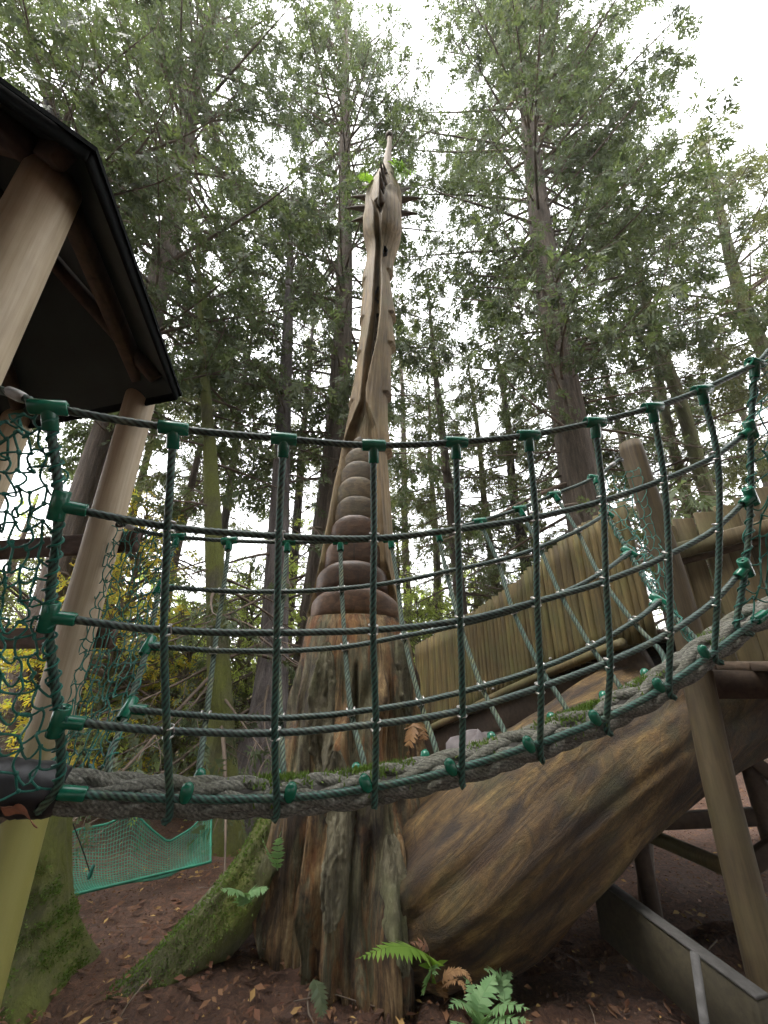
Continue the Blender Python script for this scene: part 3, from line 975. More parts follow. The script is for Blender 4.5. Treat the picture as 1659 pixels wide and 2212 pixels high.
def build_bridge():
    t = thing('rope_bridge', 'green rope bridge with V shaped net sides and a thick mossy foot rope', 'rope bridge', tuple(foot_pts[7]))
    # ---- meshes shared by the fittings
    def tube_prof(r, l, bev=0.0025):
        return [(r * 0.3, -l * 0.9), (r * 0.72, -l * 0.97), (r * 0.76, -l), (r - bev, -l), (r, -l + bev), (r, l - bev), (r - bev, l), (r * 0.76, l), (r * 0.72, l * 0.97), (r * 0.3, l * 0.9)]
    m = MB()
    lathe(m, tube_prof(0.0188, 0.037), 20, basis((1, 0, 0), (0, 1, 0), (0, 0, 0)))
    lathe(m, [(0.0165, 0.004), (0.0165, 0.054), (0.0145, 0.0565), (0.0095, 0.0565)], 20, basis((0, 0, -1), (0, 1, 0), (0, 0, 0)))
    tee = m.mesh('tee_connector', MATS['tee_green'])
    m = MB()
    a = np.linspace(0.35, 2 * math.pi - 0.35, 17)
    for zo, tl in ((-0.0125, 0.1), (0.0125, -0.12)):
        ring = np.stack([0.0135 * np.cos(a), 0.0135 * np.sin(a), zo + tl * 0.0112 * np.cos(a)], 1)
        sweep(m, ring, 0.0029, 8)
    s = np.linspace(0, 1, 6)[:, None]
    sweep(m, np.array([0.0135, 0.002, -0.0125]) * (1 - s) + np.array([0.0135, -0.002, 0.0125]) * s, 0.002, 6)
    clip = m.mesh('ring_clip', MATS['steel'])
    m = MB()
    lathe(m, [(0.001, 0.024), (0.008, 0.0225), (0.0145, 0.016), (0.0175, 0.005), (0.017, -0.012), (0.013, -0.024), (0.006, -0.03), (0.001, -0.031)], 16, np.eye(4))
    ball = m.mesh('rope_ferrule', MATS['tee_green'])

    camp = np.array([0, 0, EYE])
    def node(px, Y): return P(px[0], px[1], Y)
    near3, far3 = [], []
    for nodes, Yt, out in [(n, y, near3) for n, y in zip(NEAR, NEAR_Y)] + [(n, y, far3) for n, y in zip(FAR, FAR_Y)]:
        f = foot_at_px(nodes[4][0])
        Yf = f[1] + (-0.062 if out is near3 else 0.05)
        top, bot = nodes[0][1], nodes[4][1]
        out.append([node(n, Yt + (Yf - Yt) * ((n[1] - top) / (bot - top))) for n in nodes])
    # ---- the thick foot rope: a core with four laid strands
    s = np.concatenate([[0], np.cumsum(np.linalg.norm(np.diff(foot_curve, axis=0), axis=1))])
    tt, NN, BB = frames(foot_curve)
    m = MB(); sweep(m, foot_curve[::3], 0.036, 12)
    fr = m.build('foot_rope', MATS['rope_core'], t)
    for k in range(8):                                   # plaited: four strands one way, four the other
        hand = 1 if k % 2 == 0 else -1
        ph = hand * s * 2 * math.pi / 0.85 + (k // 2) * math.pi / 2 + (0.4 if hand < 0 else 0)
        rad = 0.031 + 0.0055 * hand * np.sin(8 * math.pi * s / 0.85 + 0.6)
        c = foot_curve + rad[:, None] * (np.cos(ph)[:, None] * NN + np.sin(ph)[:, None] * BB)
        m = MB(); G = sweep(m, c, 0.0198, 24, lobes=9, twist=-2 * math.pi / 0.16 * hand, groove=0.10)
        set_groove(m.build('strand', MATS['rope_grey'], fr), G)
    # moss on its upper side
    rg = np.random.default_rng(5)
    k = 9000
    i = rg.integers(int(0.18 * len(s)), int(0.80 * len(s)), k)
    cl = np.sin(s[i] * 19) + np.sin(s[i] * 7.3 + 1) + 0.8 * rg.standard_normal(k)
    i = i[cl > 0.9]; k = len(i)
    off = rg.normal(0, 0.022, k)
    side = np.cross(tt[i], [0, 0, 1]); side /= np.linalg.norm(side, axis=1, keepdims=True)
    c = foot_curve[i] + side * off[:, None] + np.array([0, 0, 1]) * (np.sqrt(np.maximum(0.058 ** 2 - off ** 2, 0)) - 0.012)[:, None]
    d = rg.standard_normal((k, 3)) * 0.5 + [0, 0, 1]; d /= np.linalg.norm(d, axis=1, keepdims=True)
    e = np.cross(d, rg.standard_normal((k, 3))); e /= np.linalg.norm(e, axis=1, keepdims=True)
    L = 0.010 + 0.012 * rg.random(k)
    V = np.stack([c - e * 0.004, c + e * 0.004, c + d * L[:, None]], 1)
    m = MB(); m.add(V.reshape(-1, 3), None, np.arange(3 * k).reshape(-1, 3))
    o = m.build('moss', MATS['moss_tuft'], fr); o['kind'] = 'stuff'
    # black tape round both ends
    for a0, a1, bul in ((0.0, 0.066, 0.014), (0.945, 1.0, 0.012)):
        p = foot_curve[int(a0 * len(s)):int(a1 * len(s))]
        if len(p) > 4:
            f = lambda A, S: 1 + 0.05 * np.sin(4 * A + 26 * S) + 0.03 * np.sin(9 * A - 31 * S + 1) + 0.03 * np.sin(50 * S)
            q_ = p[::2]; sq = np.linspace(0, 1, len(q_))
            tp = np.interp(sq, [0, 0.7, 0.9, 1], [1, 1, 0.96, 0.86]) if a0 == 0 else np.interp(sq, [0, 0.1, 0.3, 1], [0.86, 0.96, 1, 1])
            m = MB(); sweep(m, q_, (0.057 + bul * 0.3) * tp, 28, rfun=f)
            m.build('tape_wrap', MATS['tape_black'], t)
    # ---- cables
    hand_n = [(-1.085, 0.72, P(0, 832, 0.735)[2] + 0.04), P(40, 855, 0.745)] + [n[0] for n in near3] + [P(1672, 748, 1.20), P(1760, 690, 1.22)]
    cable('handrail_cable', hand_n, 0.0108, 'cable_dark', t)
    hand_f = [P(255, 1128, 1.80), P(310, 1148, 1.79)] + [n[0] for n in far3] + [P(1338, 992, 2.16)]
    cable('handrail_cable', hand_f, 0.0108, 'cable_dark', t)
    for r in (1, 2, 3):
        cable('row_cable', [n[r] + np.array([0, 0.010, 0]) for n in near3], 0.0108, 'cable_dark', t)
        cable('row_cable', [n[r] + np.array([0, -0.010, 0]) for n in far3], 0.0108, 'cable_dark', t)
    # side cables lashed along the foot rope
    for sgn, nodes in ((-1, near3), (1, far3)):
        px0, px1 = (165, 1610)
        ii = [int(x) for x in np.linspace(np.argmin(np.abs(foot_curve[:, 0] - foot_at_px(px0)[0])), np.argmin(np.abs(foot_curve[:, 0] - foot_at_px(px1)[0])), 24)]
        sd = np.cross(tt, [0, 0, 1]); sd /= np.linalg.norm(sd, axis=1, keepdims=True)
        pts = [foot_curve[i_] + sd[i_] * (-sgn) * 0.062 + np.array([0, 0, 0.012]) for i_ in ii]
        cable('side_cable', pts, 0.0108, 'cable_green', t)
        if sgn < 0:
            for e, d in ((0, 1), (-1, -1)):
                m = MB(); dv = pts[e + d] - pts[e]
                lathe(m, [(0.010, -0.03), (0.0165, -0.03), (0.0175, -0.026), (0.0175, 0.026), (0.0165, 0.03), (0.009, 0.03)], 18, basis(dv, (0, 0, 1), pts[e]))
                m.build('end_sleeve', MATS['tee_green'], t)
    for side, nodes in (('n', near3), ('f', far3)):
        toward = np.array([0, -0.009, 0]) if side == 'n' else np.array([0, 0.009, 0])
        for i, n in enumerate(nodes):
            endv = i in (0, len(nodes) - 1)
            pts = [n[0] + (n[1] - n[0]) * 0.02] + [q + toward * (0 if endv else 1) for q in n[1:4]] + [n[4]]
            f = foot_at_px((NEAR if side == 'n' else FAR)[i][4][0])
            if not endv:
                under = f + np.array([0, -0.052 if side == 'n' else 0.045, -0.045])
                pts[-1] = (n[4] + under) / 2 if side == 'n' else n[4]
                pts.append(under if side == 'n' else f + np.array([0, 0.05, -0.02]))
            else:
                pts.append(f + np.array([0, -0.055 if side == 'n' else 0.045, -0.03]))
            mat = 'cable_green' if side == 'n' else ('cable_lit' if i < 6 else 'cable_mid')
            cable('upright_cable', pts, 0.0106 if side == 'n' else 0.0102, mat, t)
            # handrail tee
            hr = [m_[0] for m_ in nodes]
            dirn = hr[min(i + 1, len(hr) - 1)] - hr[max(i - 1, 0)]
            place(tee, 'tee_connector', t, np.array(basis(-(n[1] - n[0]), np.cross(-(n[1] - n[0]), dirn), n[0])))
            for r in (1, 2, 3):
                up = n[r - 1] - n[r + 1]
                row = nodes[i + 1][r] - n[r] if i < len(nodes) - 1 else nodes[i - 1][r] - n[r]
                if endv:
                    # tee lying on the end upright, its stem along the row cable
                    place(tee, 'tee_connector', t, np.array(basis(-row, np.cross(-row, up), n[r])))
                elif side == 'n':
                    place(clip, 'ring_clip', t, np.array(basis(up + rg.normal(0, 0.03, 3), np.cross(up, row) + rg.normal(0, 0.1, 3), n[r])))
                else:
                    place(clip, 'ring_clip', t, np.array(basis(row, np.cross(up, row), n[r])))
            if not endv:
                dv = tt[int(np.argmin(np.linalg.norm(foot_curve - f, axis=1)))]
                if side == 'n':
                    o_ = n[4] + dv * 0.030 * (1 if i < 3 else -1) + np.array([0, -0.012, 0.01])
                    place(ball, 'rope_ferrule', t, np.array(basis(np.array([0, -0.25, 1.0]) + dv * (0.2 if i < 3 else -0.5), dv, o_)))
                else:
                    o_ = f + np.array([0, 0.055, 0.035]) + dv * -0.03
                    place(ball, 'rope_ferrule', t, np.array(basis(np.array([0, 0.3, 1.0]), dv, o_)))
    # pressed ferrules and eyes where the handrails meet the posts
    for c, d in ((P(36, 853, 0.744), P(60, 862, 0.745) - P(10, 838, 0.742)), (P(283, 1140, 1.793), P(320, 1150, 1.79) - P(260, 1130, 1.80)), (P(1322, 1004, 2.14), P(1338, 992, 2.16) - P(1300, 1020, 2.12))):
        m = MB()
        lathe(m, [(0.008, -0.024), (0.0125, -0.022), (0.0135, -0.01), (0.0135, 0.01), (0.0125, 0.022), (0.008, 0.024)], 14, basis(d, (0, 0, 1), c))
        m.build('crimp_sleeve', MATS['zinc'], t)
    for c in (P(262, 1131, 1.80), P(1337, 992, 2.16)):
        a = np.linspace(0, 6.283, 20)
        m = MB(); sweep(m, np.stack([c[0] + 0.022 * np.cos(a), c[1] + 0.008 * np.sin(a), c[2] + 0.018 * np.sin(a)], 1), 0.006, 7)
        m.build('thimble', MATS['tape_black'], t)

    # ---- knotted end nets
    def net(A, B, nu, nv, seed, rad, label, jit=0.18, sag=0.010):
        """A, B: polylines (top to bottom) between which the net hangs."""
        rg = np.random.default_rng(seed)
        A, B = spline(A, 0.01), spline(B, 0.01)
        ia = np.linspace(0, len(A) - 1, nv).astype(int); ib = np.linspace(0, len(B) - 1, nv).astype(int)
        G = np.zeros((nv, nu, 3))
        for j in range(nv):
            u = np.linspace(0, 1, nu)[:, None]
            G[j] = A[ia[j]] * (1 - u) + B[ib[j]] * u
        cell = np.linalg.norm(G[0, 0] - G[0, 1])
        J = rg.normal(0, jit * cell, G.shape); J[:, 0] *= 0.2; J[:, -1] *= 0.2
        for j in range(nv):      # offset every second column a little: the meshes hang as hexagons
            G[j, ::2] += (G[min(j + 1, nv - 1), ::2] - G[max(j - 1, 0), ::2]) * 0.10
        G += J
        m = MB()
        s = np.linspace(0, 1, 6)[:, None]
        def cord(a, b, sg):
            w = rg.normal(0, sag, 3)
            sweep(m, a * (1 - s) + b * s + (np.sin(s * math.pi)) * (w + [0, 0, -sg]), rad, 5, caps=False)
        for j in range(nv):
            for i in range(nu):
                if i < nu - 1 and rg.random() > 0.03: cord(G[j, i], G[j, i + 1], sag * 0.9)
                if j < nv - 1 and rg.random() > 0.03: cord(G[j, i], G[j + 1, i], 0)
                if i and i < nu - 1:
                    lathe(m, [(0.0002, -rad * 2.1), (rad * 1.8, -rad), (rad * 1.9, rad), (0.0002, rad * 2.1)], 6, basis(rg.standard_normal(3), rg.standard_normal(3) + 0.01, G[j, i]))
        o = m.build('end_net', MATS['cord_teal'], t)
        o['kind'] = 'stuff'; o['label'] = label

    def lash(nodes, seed, rad, R0=0.0135, pitch=0.035):
        rg = np.random.default_rng(seed)
        c = spline(nodes, 0.003)
        t_, n_, b_ = frames(c)
        s_ = np.arange(len(c)) * 0.003
        ph = s_ * 2 * math.pi / pitch + 1.5 * np.sin(s_ * 9 + seed)
        m = MB(); sweep(m, c + (R0 + 0.0015 * np.sin(s_ * 60))[:, None] * (np.cos(ph)[:, None] * n_ + np.sin(ph)[:, None] * b_), rad, 5)
        o = m.build('lashing', MATS['cord_teal'], t)

    nz = lambda x, y, z0, z1, k=8: [np.array([x, y, z]) for z in np.linspace(z0, z1, k)]
    foot_l = foot_at_px(-30)
    net(nz(-1.03, 0.78, 1.98, foot_l[2] + 0.02), near3[0], 11, 21, 1, 0.0027, 'torn teal cord net filling the near left end of the bridge', 0.10)
    net(nz(-1.375, 1.845, P(262, 1135, 1.82)[2], 1.06), far3[0], 13, 17, 2, 0.0025, 'teal cord net between the rear hut post and the far side of the bridge', 0.12)
    net(far3[-1], nz(RIGHT_POST[0] + 0.02, RIGHT_POST[1] - 0.07, P(1338, 1000, 2.15)[2], 1.62), 6, 17, 3, 0.0025, 'teal cord net tied to the round post at the far right end', 0.12)
    net(near3[-1], [P(1700, 740, 1.21), P(1700, 1100, 1.3), P(1690, 1320, 1.5)], 4, 14, 4, 0.0028, 'teal cord net at the near right end')
    lash(near3[0], 1, 0.0030); lash(near3[-1], 2, 0.0028, pitch=0.06)
    lash(far3[0], 3, 0.0020, pitch=0.05); lash(far3[-1], 4, 0.0020, pitch=0.03)
    return t, near3, far3


mat_plain('rope_core', (0.05, 0.045, 0.04), 0.95, 0, 0.3, 40)
mat_plain('cable_mid', (0.045, 0.085, 0.065), 0.65, 0, 0.4, 50, 0.3, (0.09, 0.10, 0.055), (0.5, 0.7))


def mat_rope():
    m, nt, b = nt_new('rope_grey')
    v = coords(nt)
    g = noise(nt, v, 90, 6, 0.7)
    g2 = noise(nt, v, 9, 5, 0.6)
    c = ramp(nt, g, [(0.3, (0.034, 0.034, 0.027)), (0.5, (0.085, 0.083, 0.068)), (0.7, (0.18, 0.173, 0.148))])
    c = mix(nt, mul(nt, step(nt, g2, 0.5, 0.75), 0.6), c, (0.06, 0.06, 0.035))
    nt.links.new(c, b.inputs['Base Color'])
    b.inputs['Roughness'].default_value = 0.95
    bump(nt, b, g, 0.9, 0.005)
    MATS['rope_grey'] = m


mat_rope()
for n_ in ('cable_dark', 'cable_green', 'cable_lit', 'cable_mid'): groove_contrast(n_)
groove_contrast('rope_grey', 0.3, 0.9, 0.55)
BRIDGE, near3, far3 = build_bridge()


# ------------------------------------------------------------------ the hut on the left
def mat_hut_post():
    m = MATS['post_smooth'].copy(); m.name = 'post_hut'
    nt = m.node_tree; b = nt.nodes['Principled BSDF']
    src = b.inputs['Base Color'].links[0].from_socket
    tc = nt.nodes.new('ShaderNodeTexCoord'); sp = nt.nodes.new('ShaderNodeSeparateXYZ')
    nt.links.new(tc.outputs['Object'], sp.inputs[0])
    g = noise(nt, coords(nt, (3, 3, 1)), 2.5, 5, 0.6)
    ad = nt.nodes.new('ShaderNodeMath'); ad.operation = 'ADD'
    nt.links.new(sp.outputs['Z'], ad.inputs[0]); nt.links.new(mul(nt, g, 0.9), ad.inputs[1])
    c = mix(nt, mul(nt, step(nt, ad.outputs[0], 1.75, 1.35), 0.9), src, (0.25, 0.24, 0.055))     # green algae grown up from the damp foot
    nt.links.new(c, b.inputs['Base Color'])
    MATS['post_hut'] = m


mat_hut_post()


def build_hut():
    c = np.array([-1.98, 0.98])
    t = thing('play_hut', 'hexagonal wooden play hut with a dark felt roof on smooth round posts', 'hut', (c[0], c[1], 0))
    posts = HUT_POSTS + [(-2.92, 1.10), (-2.52, 0.10), (-1.50, -0.02)]
    ztop = 2.98
    for i, (x, y) in enumerate(posts):
        p = np.stack([np.full(40, x), np.full(40, y), np.linspace(-0.6, ztop, 40)], 1)
        r = np.full(40, 0.078); r[0] = 0.07
        m = MB(); sweep(m, p, r, 32)
        m.build('post', MATS['post_hut'], t)
    # ring beams on the post tops
    for i in range(6):
        a, b = np.array([*posts[i], ztop + 0.05]), np.array([*posts[(i + 1) % 6], ztop + 0.05])
        d = (b - a) / np.linalg.norm(b - a)
        m = MB(); box(m, a + d * 0.02, b - d * 0.02, 0.055, 0.12)
        m.build('ring_beam', MATS['timber_dark'], t)
    # roof: six sloping boards under felt
    ang0 = math.radians(-15)
    Rr = 1.146
    corner = [np.array([c[0] + Rr * math.cos(ang0 + k * math.pi / 3), c[1] + Rr * math.sin(ang0 + k * math.pi / 3), 2.90]) for k in range(6)]
    apex = np.array([c[0], c[1], 3.75])
    rb = MB(); rf = MB()
    V = np.array(corner + [apex]); up = np.array([0, 0, 0.018])
    rb.add(V, None, [[k, 6, (k + 1) % 6] for k in range(6)])
    roof = rb.build('roof', MATS['roof_board'], t, smooth=False)
    outer = [c_ + (c_ - apex) * 0.02 for c_ in corner]
    V2 = np.array([p_ + up for p_ in outer] + [apex + up] + [p_ + up * 2.0 for p_ in outer] + [apex + up * 2.2])
    rf.add(V2, [[k, (k + 1) % 6, 7 + (k + 1) % 6, 7 + k] for k in range(6)], [[7 + k, 7 + (k + 1) % 6, 13] for k in range(6)] + [[k, 6, (k + 1) % 6] for k in range(6)])
    rf.build('roof_felt', MATS['roof_felt'], roof, smooth=False)
    for k in range(6):                                        # fascia boards round the eaves
        a, b = corner[k], corner[(k + 1) % 6]
        n = (a + b) / 2 - np.array([c[0], c[1], 2.9]); n[2] = 0; n /= np.linalg.norm(n)
        dn = np.array([0, 0, -0.05])
        m = MB(); box(m, a + n * 0.0 + dn * 0.2, b + n * 0.0 + dn * 0.2, 0.018, 0.055)
        m.build('fascia', MATS['roof_felt'], roof)
        hip = corner[k] * 0.9 + apex * 0.1 + np.array([0, 0, -0.045]); ap = apex * 0.96 + corner[k] * 0.04 + np.array([0, 0, -0.05])
        m = MB(); box(m, hip, ap, 0.045, 0.07)
        m.build('rafter', MATS['timber_dark'], roof)
    # rails between the two rear posts, deck below
    for z, h in ((2.08, 0.11), (1.60, 0.10)):
        a, b = np.array([*posts[1], z]), np.array([*posts[2], z])
        d = (b - a) / np.linalg.norm(b - a); out = np.array([d[1], -d[0], 0]); out = out if out[1] > 0 else -out
        m = MB(); box(m, a - d * 0.13 + out * 0.085, b + d * 0.15 + out * 0.085, 0.04, h)
        m.build('rail', MATS['timber_rail'], t)
    n = 7
    for k in range(n):
        y0 = 0.1 + k * 0.28
        x0 = -1.46 - 0.10 * k / 2 if k < 6 else -1.9
        m = MB(); box(m, (-1.52 - 0.0 * k if k < 5 else -1.75, y0, 1.10), (-2.75, y0, 1.10), 0.26, 0.04)
        m.build('deck_board', MATS['timber_rail'], t)
    a, b = np.array([*posts[1], 1.02]), np.array([*posts[2], 1.02])
    m = MB(); box(m, a, b, 0.05, 0.12); m.build('deck_beam', MATS['timber_rail'], t)
    a, b = np.array([*posts[0], 1.02]), np.array([*posts[1], 1.02])
    m = MB(); box(m, a, b, 0.05, 0.12); m.build('deck_beam', MATS['timber_rail'], t)


build_hut()


# ------------------------------------------------------------------ palisade, plank wall, platform on the right
def zq(pts):
    """Height per metre of distance against X/Y, from a line in the photograph."""
    q, h = [], []
    for x, y in pts:
        p = P(x, y, 1.0)
        q.append(p[0]); h.append(p[2] - EYE)
    q, h = np.array(q), np.array(h)
    return lambda qq: np.interp(qq, q, h)


def build_palisade():
    a, b = np.array([0.40, 5.1]), np.array([1.735, 2.57])
    L = np.linalg.norm(b - a); n = 58
    t = thing('palisade', 'palisade of half round pales stepping up to the right behind the bridge', 'fence', (1.1, 3.8, -0.1))
    top = zq([(890, 1400), (1000, 1338), (1100, 1268), (1160, 1218), (1207, 1174), (1250, 1140), (1300, 1108), (1345, 1085), (1420, 1050)])
    bot = zq([(880, 1600), (905, 1588), (1000, 1545), (1100, 1495), (1200, 1452), (1330, 1398), (1420, 1370)])
    rg = np.random.default_rng(11)
    d = (b - a) / L; nrm = np.array([-d[1], d[0]]); nrm = nrm if nrm[1] < 0 else -nrm
    tracks = []
    for k in range(n):
        c = a + d * (k + 0.5) / n * L
        q = c[0] / c[1]
        z1 = EYE + top(q) * c[1] + rg.normal(0, 0.007)
        z0 = EYE + bot(q) * c[1] - 0.02
        r = 0.0295 + rg.normal(0, 0.0016)
        zs = np.linspace(z0, z1, 7)
        ox, oy = rg.normal(0, 0.003, 2)
        p = np.stack([np.full(7, c[0] + nrm[0] * 0.0 + ox) + rg.normal(0, 0.0006, 7), np.full(7, c[1] + oy), zs], 1)
        m = MB(); sweep(m, p, r * (1 + rg.normal(0, 0.006, 7)), 12)
        # slightly domed, bevelled top
        m.build('pale', MATS['pale_wood'], t)
        tracks.append((c, z0, z1))
    # round log the pales are nailed to, and the dark bearer below
    pts = [np.array([c[0] + nrm[0] * 0.07, c[1] + nrm[1] * 0.07, z0 + 0.02]) for c, z0, z1 in tracks[::6]]
    m = MB(); sweep(m, spline(pts, 0.05), 0.032, 14); m.build('log_rail', MATS['post_olive'], t)
    pts = [np.array([c[0] - nrm[0] * 0.08, c[1] - nrm[1] * 0.08, z0 - 0.1]) for c, z0, z1 in tracks[::5]]
    p = spline(pts, 0.1)
    m = MB(); box(m, p[0], p[-1], 0.07, 0.2); m.build('bearer', MATS['timber_dark'], t)
    for k in (4, 16, 32, 48):
        c, z0, z1 = tracks[k]
        g = float(ground_z(*c)) - 0.1
        m = MB(); sweep(m, np.array([[c[0] - nrm[0] * 0.13, c[1] - nrm[1] * 0.13, g], [c[0] - nrm[0] * 0.13, c[1] - nrm[1] * 0.13, z0 + 0.4]]), 0.05, 12)
        m.build('leg', MATS['timber_dark'], t)
    # bolt heads
    for k, f in ((36, 0.1), (41, 0.12), (27, 0.1)):
        c, z0, z1 = tracks[k]
        m = MB(); lathe(m, [(0.0005, 0.009), (0.008, 0.008), (0.011, 0.003), (0.011, -0.01)], 12, basis((nrm[0], nrm[1], 0), (0, 0, 1), (c[0] + nrm[0] * 0.037, c[1] + nrm[1] * 0.037, z0 + f)))
        m.build('bolt', MATS['zinc'], t)
    # walkway boards behind the pales
    for k in range(0, n, 2):
        c, z0, z1 = tracks[k]
        e = np.array([-nrm[0], -nrm[1], 0])
        m = MB(); box(m, np.array([c[0], c[1], z0 + 0.06]) + e * 0.06, np.array([c[0], c[1], z0 + 0.06]) + e * 1.0, 0.15, 0.03)
        m.build('walkway_board', MATS['timber_dark'], t)
    return t


build_palisade()


def build_plank_wall():
    a, b = np.array([1.86, 2.52]), np.array([3.05, 2.32])
    t = thing('plank_wall', 'brown plank wall with a slanting top board at the right end of the bridge', 'wall', (2.3, 2.5, 0))
    n = 9; d = (b - a); L = np.linalg.norm(d); d /= L
    top = zq([(1400, 1150), (1450, 1130), (1560, 1095), (1659, 1052), (1800, 1000)])
    rg = np.random.default_rng(4)
    nr = np.array([d[1], -d[0]])
    for k in range(n):
        c = a + d * (k + 0.5) * L / n
        q = c[0] / c[1]
        z1 = EYE + top(q) * c[1]
        o = np.array([c[0], c[1] + rg.normal(0, 0.004), 0])
        m = MB(); box(m, o + [0, 0, 1.30], o + [0, 0, z1 + rg.normal(0, 0.008)], L / n - 0.004, 0.022, up=(nr[0], nr[1], 0), bev=0.004)
        m.build('plank', MATS['plank_brown'], t)
    p0 = np.array([1.84, 2.46, 0]); p1 = np.array([3.0, 2.27, 0])
    hz = lambda p, y: EYE + P(829.5 + FPX * p[0] / p[1], y, 1.0)[2] * 0
    za = P(1452, 1200, 2.45)[2]; zb = P(1659, 1135, 2.3)[2] + 0.12
    m = MB(); box(m, (1.80, 2.475, za), (2.95, 2.28, zb), 0.035, 0.10); m.build('top_board', MATS['plank_brown'], t)
    m = MB(); box(m, (1.80, 2.49, za - 0.075), (2.95, 2.295, zb - 0.075), 0.03, 0.04); m.build('shadow_strip', MATS['timber_dark'], t)  # dark strip put in for the shaded gap under the top board


build_plank_wall()


def round_post(name, label, x, y, z0, z1, r, mat, cat='post', lean=(0, 0), dome=0.02):
    k = 30
    zs = np.linspace(z0, z1, k)
    f = (zs - z0) / (z1 - z0)
    p = np.stack([x + lean[0] * f, y + lean[1] * f, zs], 1)
    rr = np.full(k, r) * (1 + 0.015 * np.sin(zs * 9))
    rr[-1] *= 0.9
    m = MB(); sweep(m, p, rr, 28, rfun=lambda A, S: 1 + 0.012 * np.sin(3 * A + 4 * S) + 0.006 * np.sin(7 * A))
    o = m.build(name, MATS[mat], at=(x, y, z0))
    tag(o, label, cat)
    return o


def build_anchor_post():
    Yp = 2.28
    zt = P(1362, 958, Yp)[2]
    p = spline([np.array([0.722 * Yp, Yp, -0.25]), np.array([0.735 * Yp, Yp, 0.9]), np.array([0.757 * Yp, Yp, 1.75]), np.array([0.735 * Yp, Yp, zt])], 0.06)
    m = MB(); sweep(m, p, np.concatenate([np.full(len(p) - 1, 0.071), [0.066]]), 28, rfun=lambda A, S: 1 + 0.015 * np.sin(3 * A + 4 * S) + 0.008 * np.sin(7 * A))
    o = m.build('anchor_post', MATS['post_anchor'], at=tuple(p[0]))
    tag(o, 'tall olive brown round post with a flat top holding the right end of the bridge', 'post')


build_anchor_post()


def build_platform():
    t = thing('play_platform', 'raised timber platform in shadow at the right edge', 'platform', (2.6, 1.9, 0))
    for k in range(16):  # deck runs on out of view, enlarged to shade the ground below
        y = 1.05 + k * 0.2
        m = MB(); box(m, (1.72 if k < 7 else 2.1, y, 1.47), (5.4, y, 1.47), 0.19, 0.04); m.build('deck_board', MATS['timber_dark'], t)
    for y in (1.1, 1.75, 2.4):
        m = MB(); box(m, (1.72, y, 1.37), (5.4, y, 1.37), 0.06, 0.15); m.build('joist', MATS['timber_dark'], t)
    for x, y in ((3.1, 2.55), (3.3, 1.1), (2.45, 3.0)):
        m = MB(); sweep(m, np.array([[x, y, -0.3], [x, y, 0.6], [x, y, 1.36]]), 0.06, 18); m.build('leg', MATS['timber_dark'], t)
    m = MB(); box(m, (2.15, 2.95, 0.30), (3.2, 2.62, 1.05), 0.06, 0.09); m.build('brace', MATS['timber_dark'], t)
    m = MB(); box(m, (3.1, 2.75, 0.16), (2.30, 2.95, 1.0), 0.06, 0.08); m.build('brace', MATS['timber_dark'], t)
    m = MB(); box(m, P(1380, 1776, 3.4), P(1660, 1762, 3.0), 0.07, 0.09); m.build('cross_rail', MATS['timber_dark'], t)
    m = MB(); sweep(m, spline([P(1372, 1792, 3.15), P(1470, 1832, 2.9), P(1580, 1880, 2.6)], 0.03), 0.042, 14); m.build('log_brace', MATS['post_olive'], t)
    m = MB(); sweep(m, np.array([P(1392, 1800, 3.25), P(1398, 1960, 3.25)]), 0.05, 14); m.build('leg', MATS['timber_dark'], t)


build_platform()


def build_step_board():
    t = thing('edge_board', 'thick weathered board on edge with a grey top, low on the right', 'board', (1.35, 2.5, 0))
    a, b = P(1288, 1893, 2.85), P(1640, 2125, 2.02)
    b[2] = a[2] - 0.02
    h = 0.26
    m = MB(); box(m, a - [0, 0, h / 2 + 0.004], b - [0, 0, h / 2 + 0.004], 0.062, h, bev=0.008); m.build('board_face', MATS['board_dark'], t)
    m = MB(); box(m, a + [0, 0, 0.004], b + [0, 0, 0.004], 0.066, 0.012, bev=0.003); m.build('top_edge', MATS['board_grey'], t)
    m = MB(); box(m, P(1500, 2058, 2.12), P(1535, 2300, 1.98), 0.03, 0.03); m.build('stake', MATS['board_grey'], t)


build_step_board()


def build_rock():
    rg = np.random.default_rng(3)
    n1, n2 = 16, 24
    v = np.linspace(-1.57, 1.57, n1); a = np.arange(n2) / n2 * 6.283
    VV, A = np.meshgrid(v, a, indexing='ij')
    r = 1 + 0.1 * np.sin(2 * A + 3 * VV) + 0.08 * np.sin(5 * A - 2 * VV) + 0.04 * np.sin(7 * VV + A)
    c = P(1035, 1625, 3.9)
    V = np.stack([c[0] + 0.28 * r * np.cos(VV) * np.cos(A), c[1] + 0.25 * r * np.cos(VV) * np.sin(A), c[2] - 0.05 + 0.2 * r * np.sin(VV)], -1)
    m = MB(); m.add(V, grid_quads(n1, n2))
    bz = float(ground_z(c[0], c[1])) - 0.1
    o = m.build('boulder', MATS['rock'], at=(c[0], c[1], bz)); tag(o, 'grey boulder in the gap under the palisade', 'rock')


build_rock()


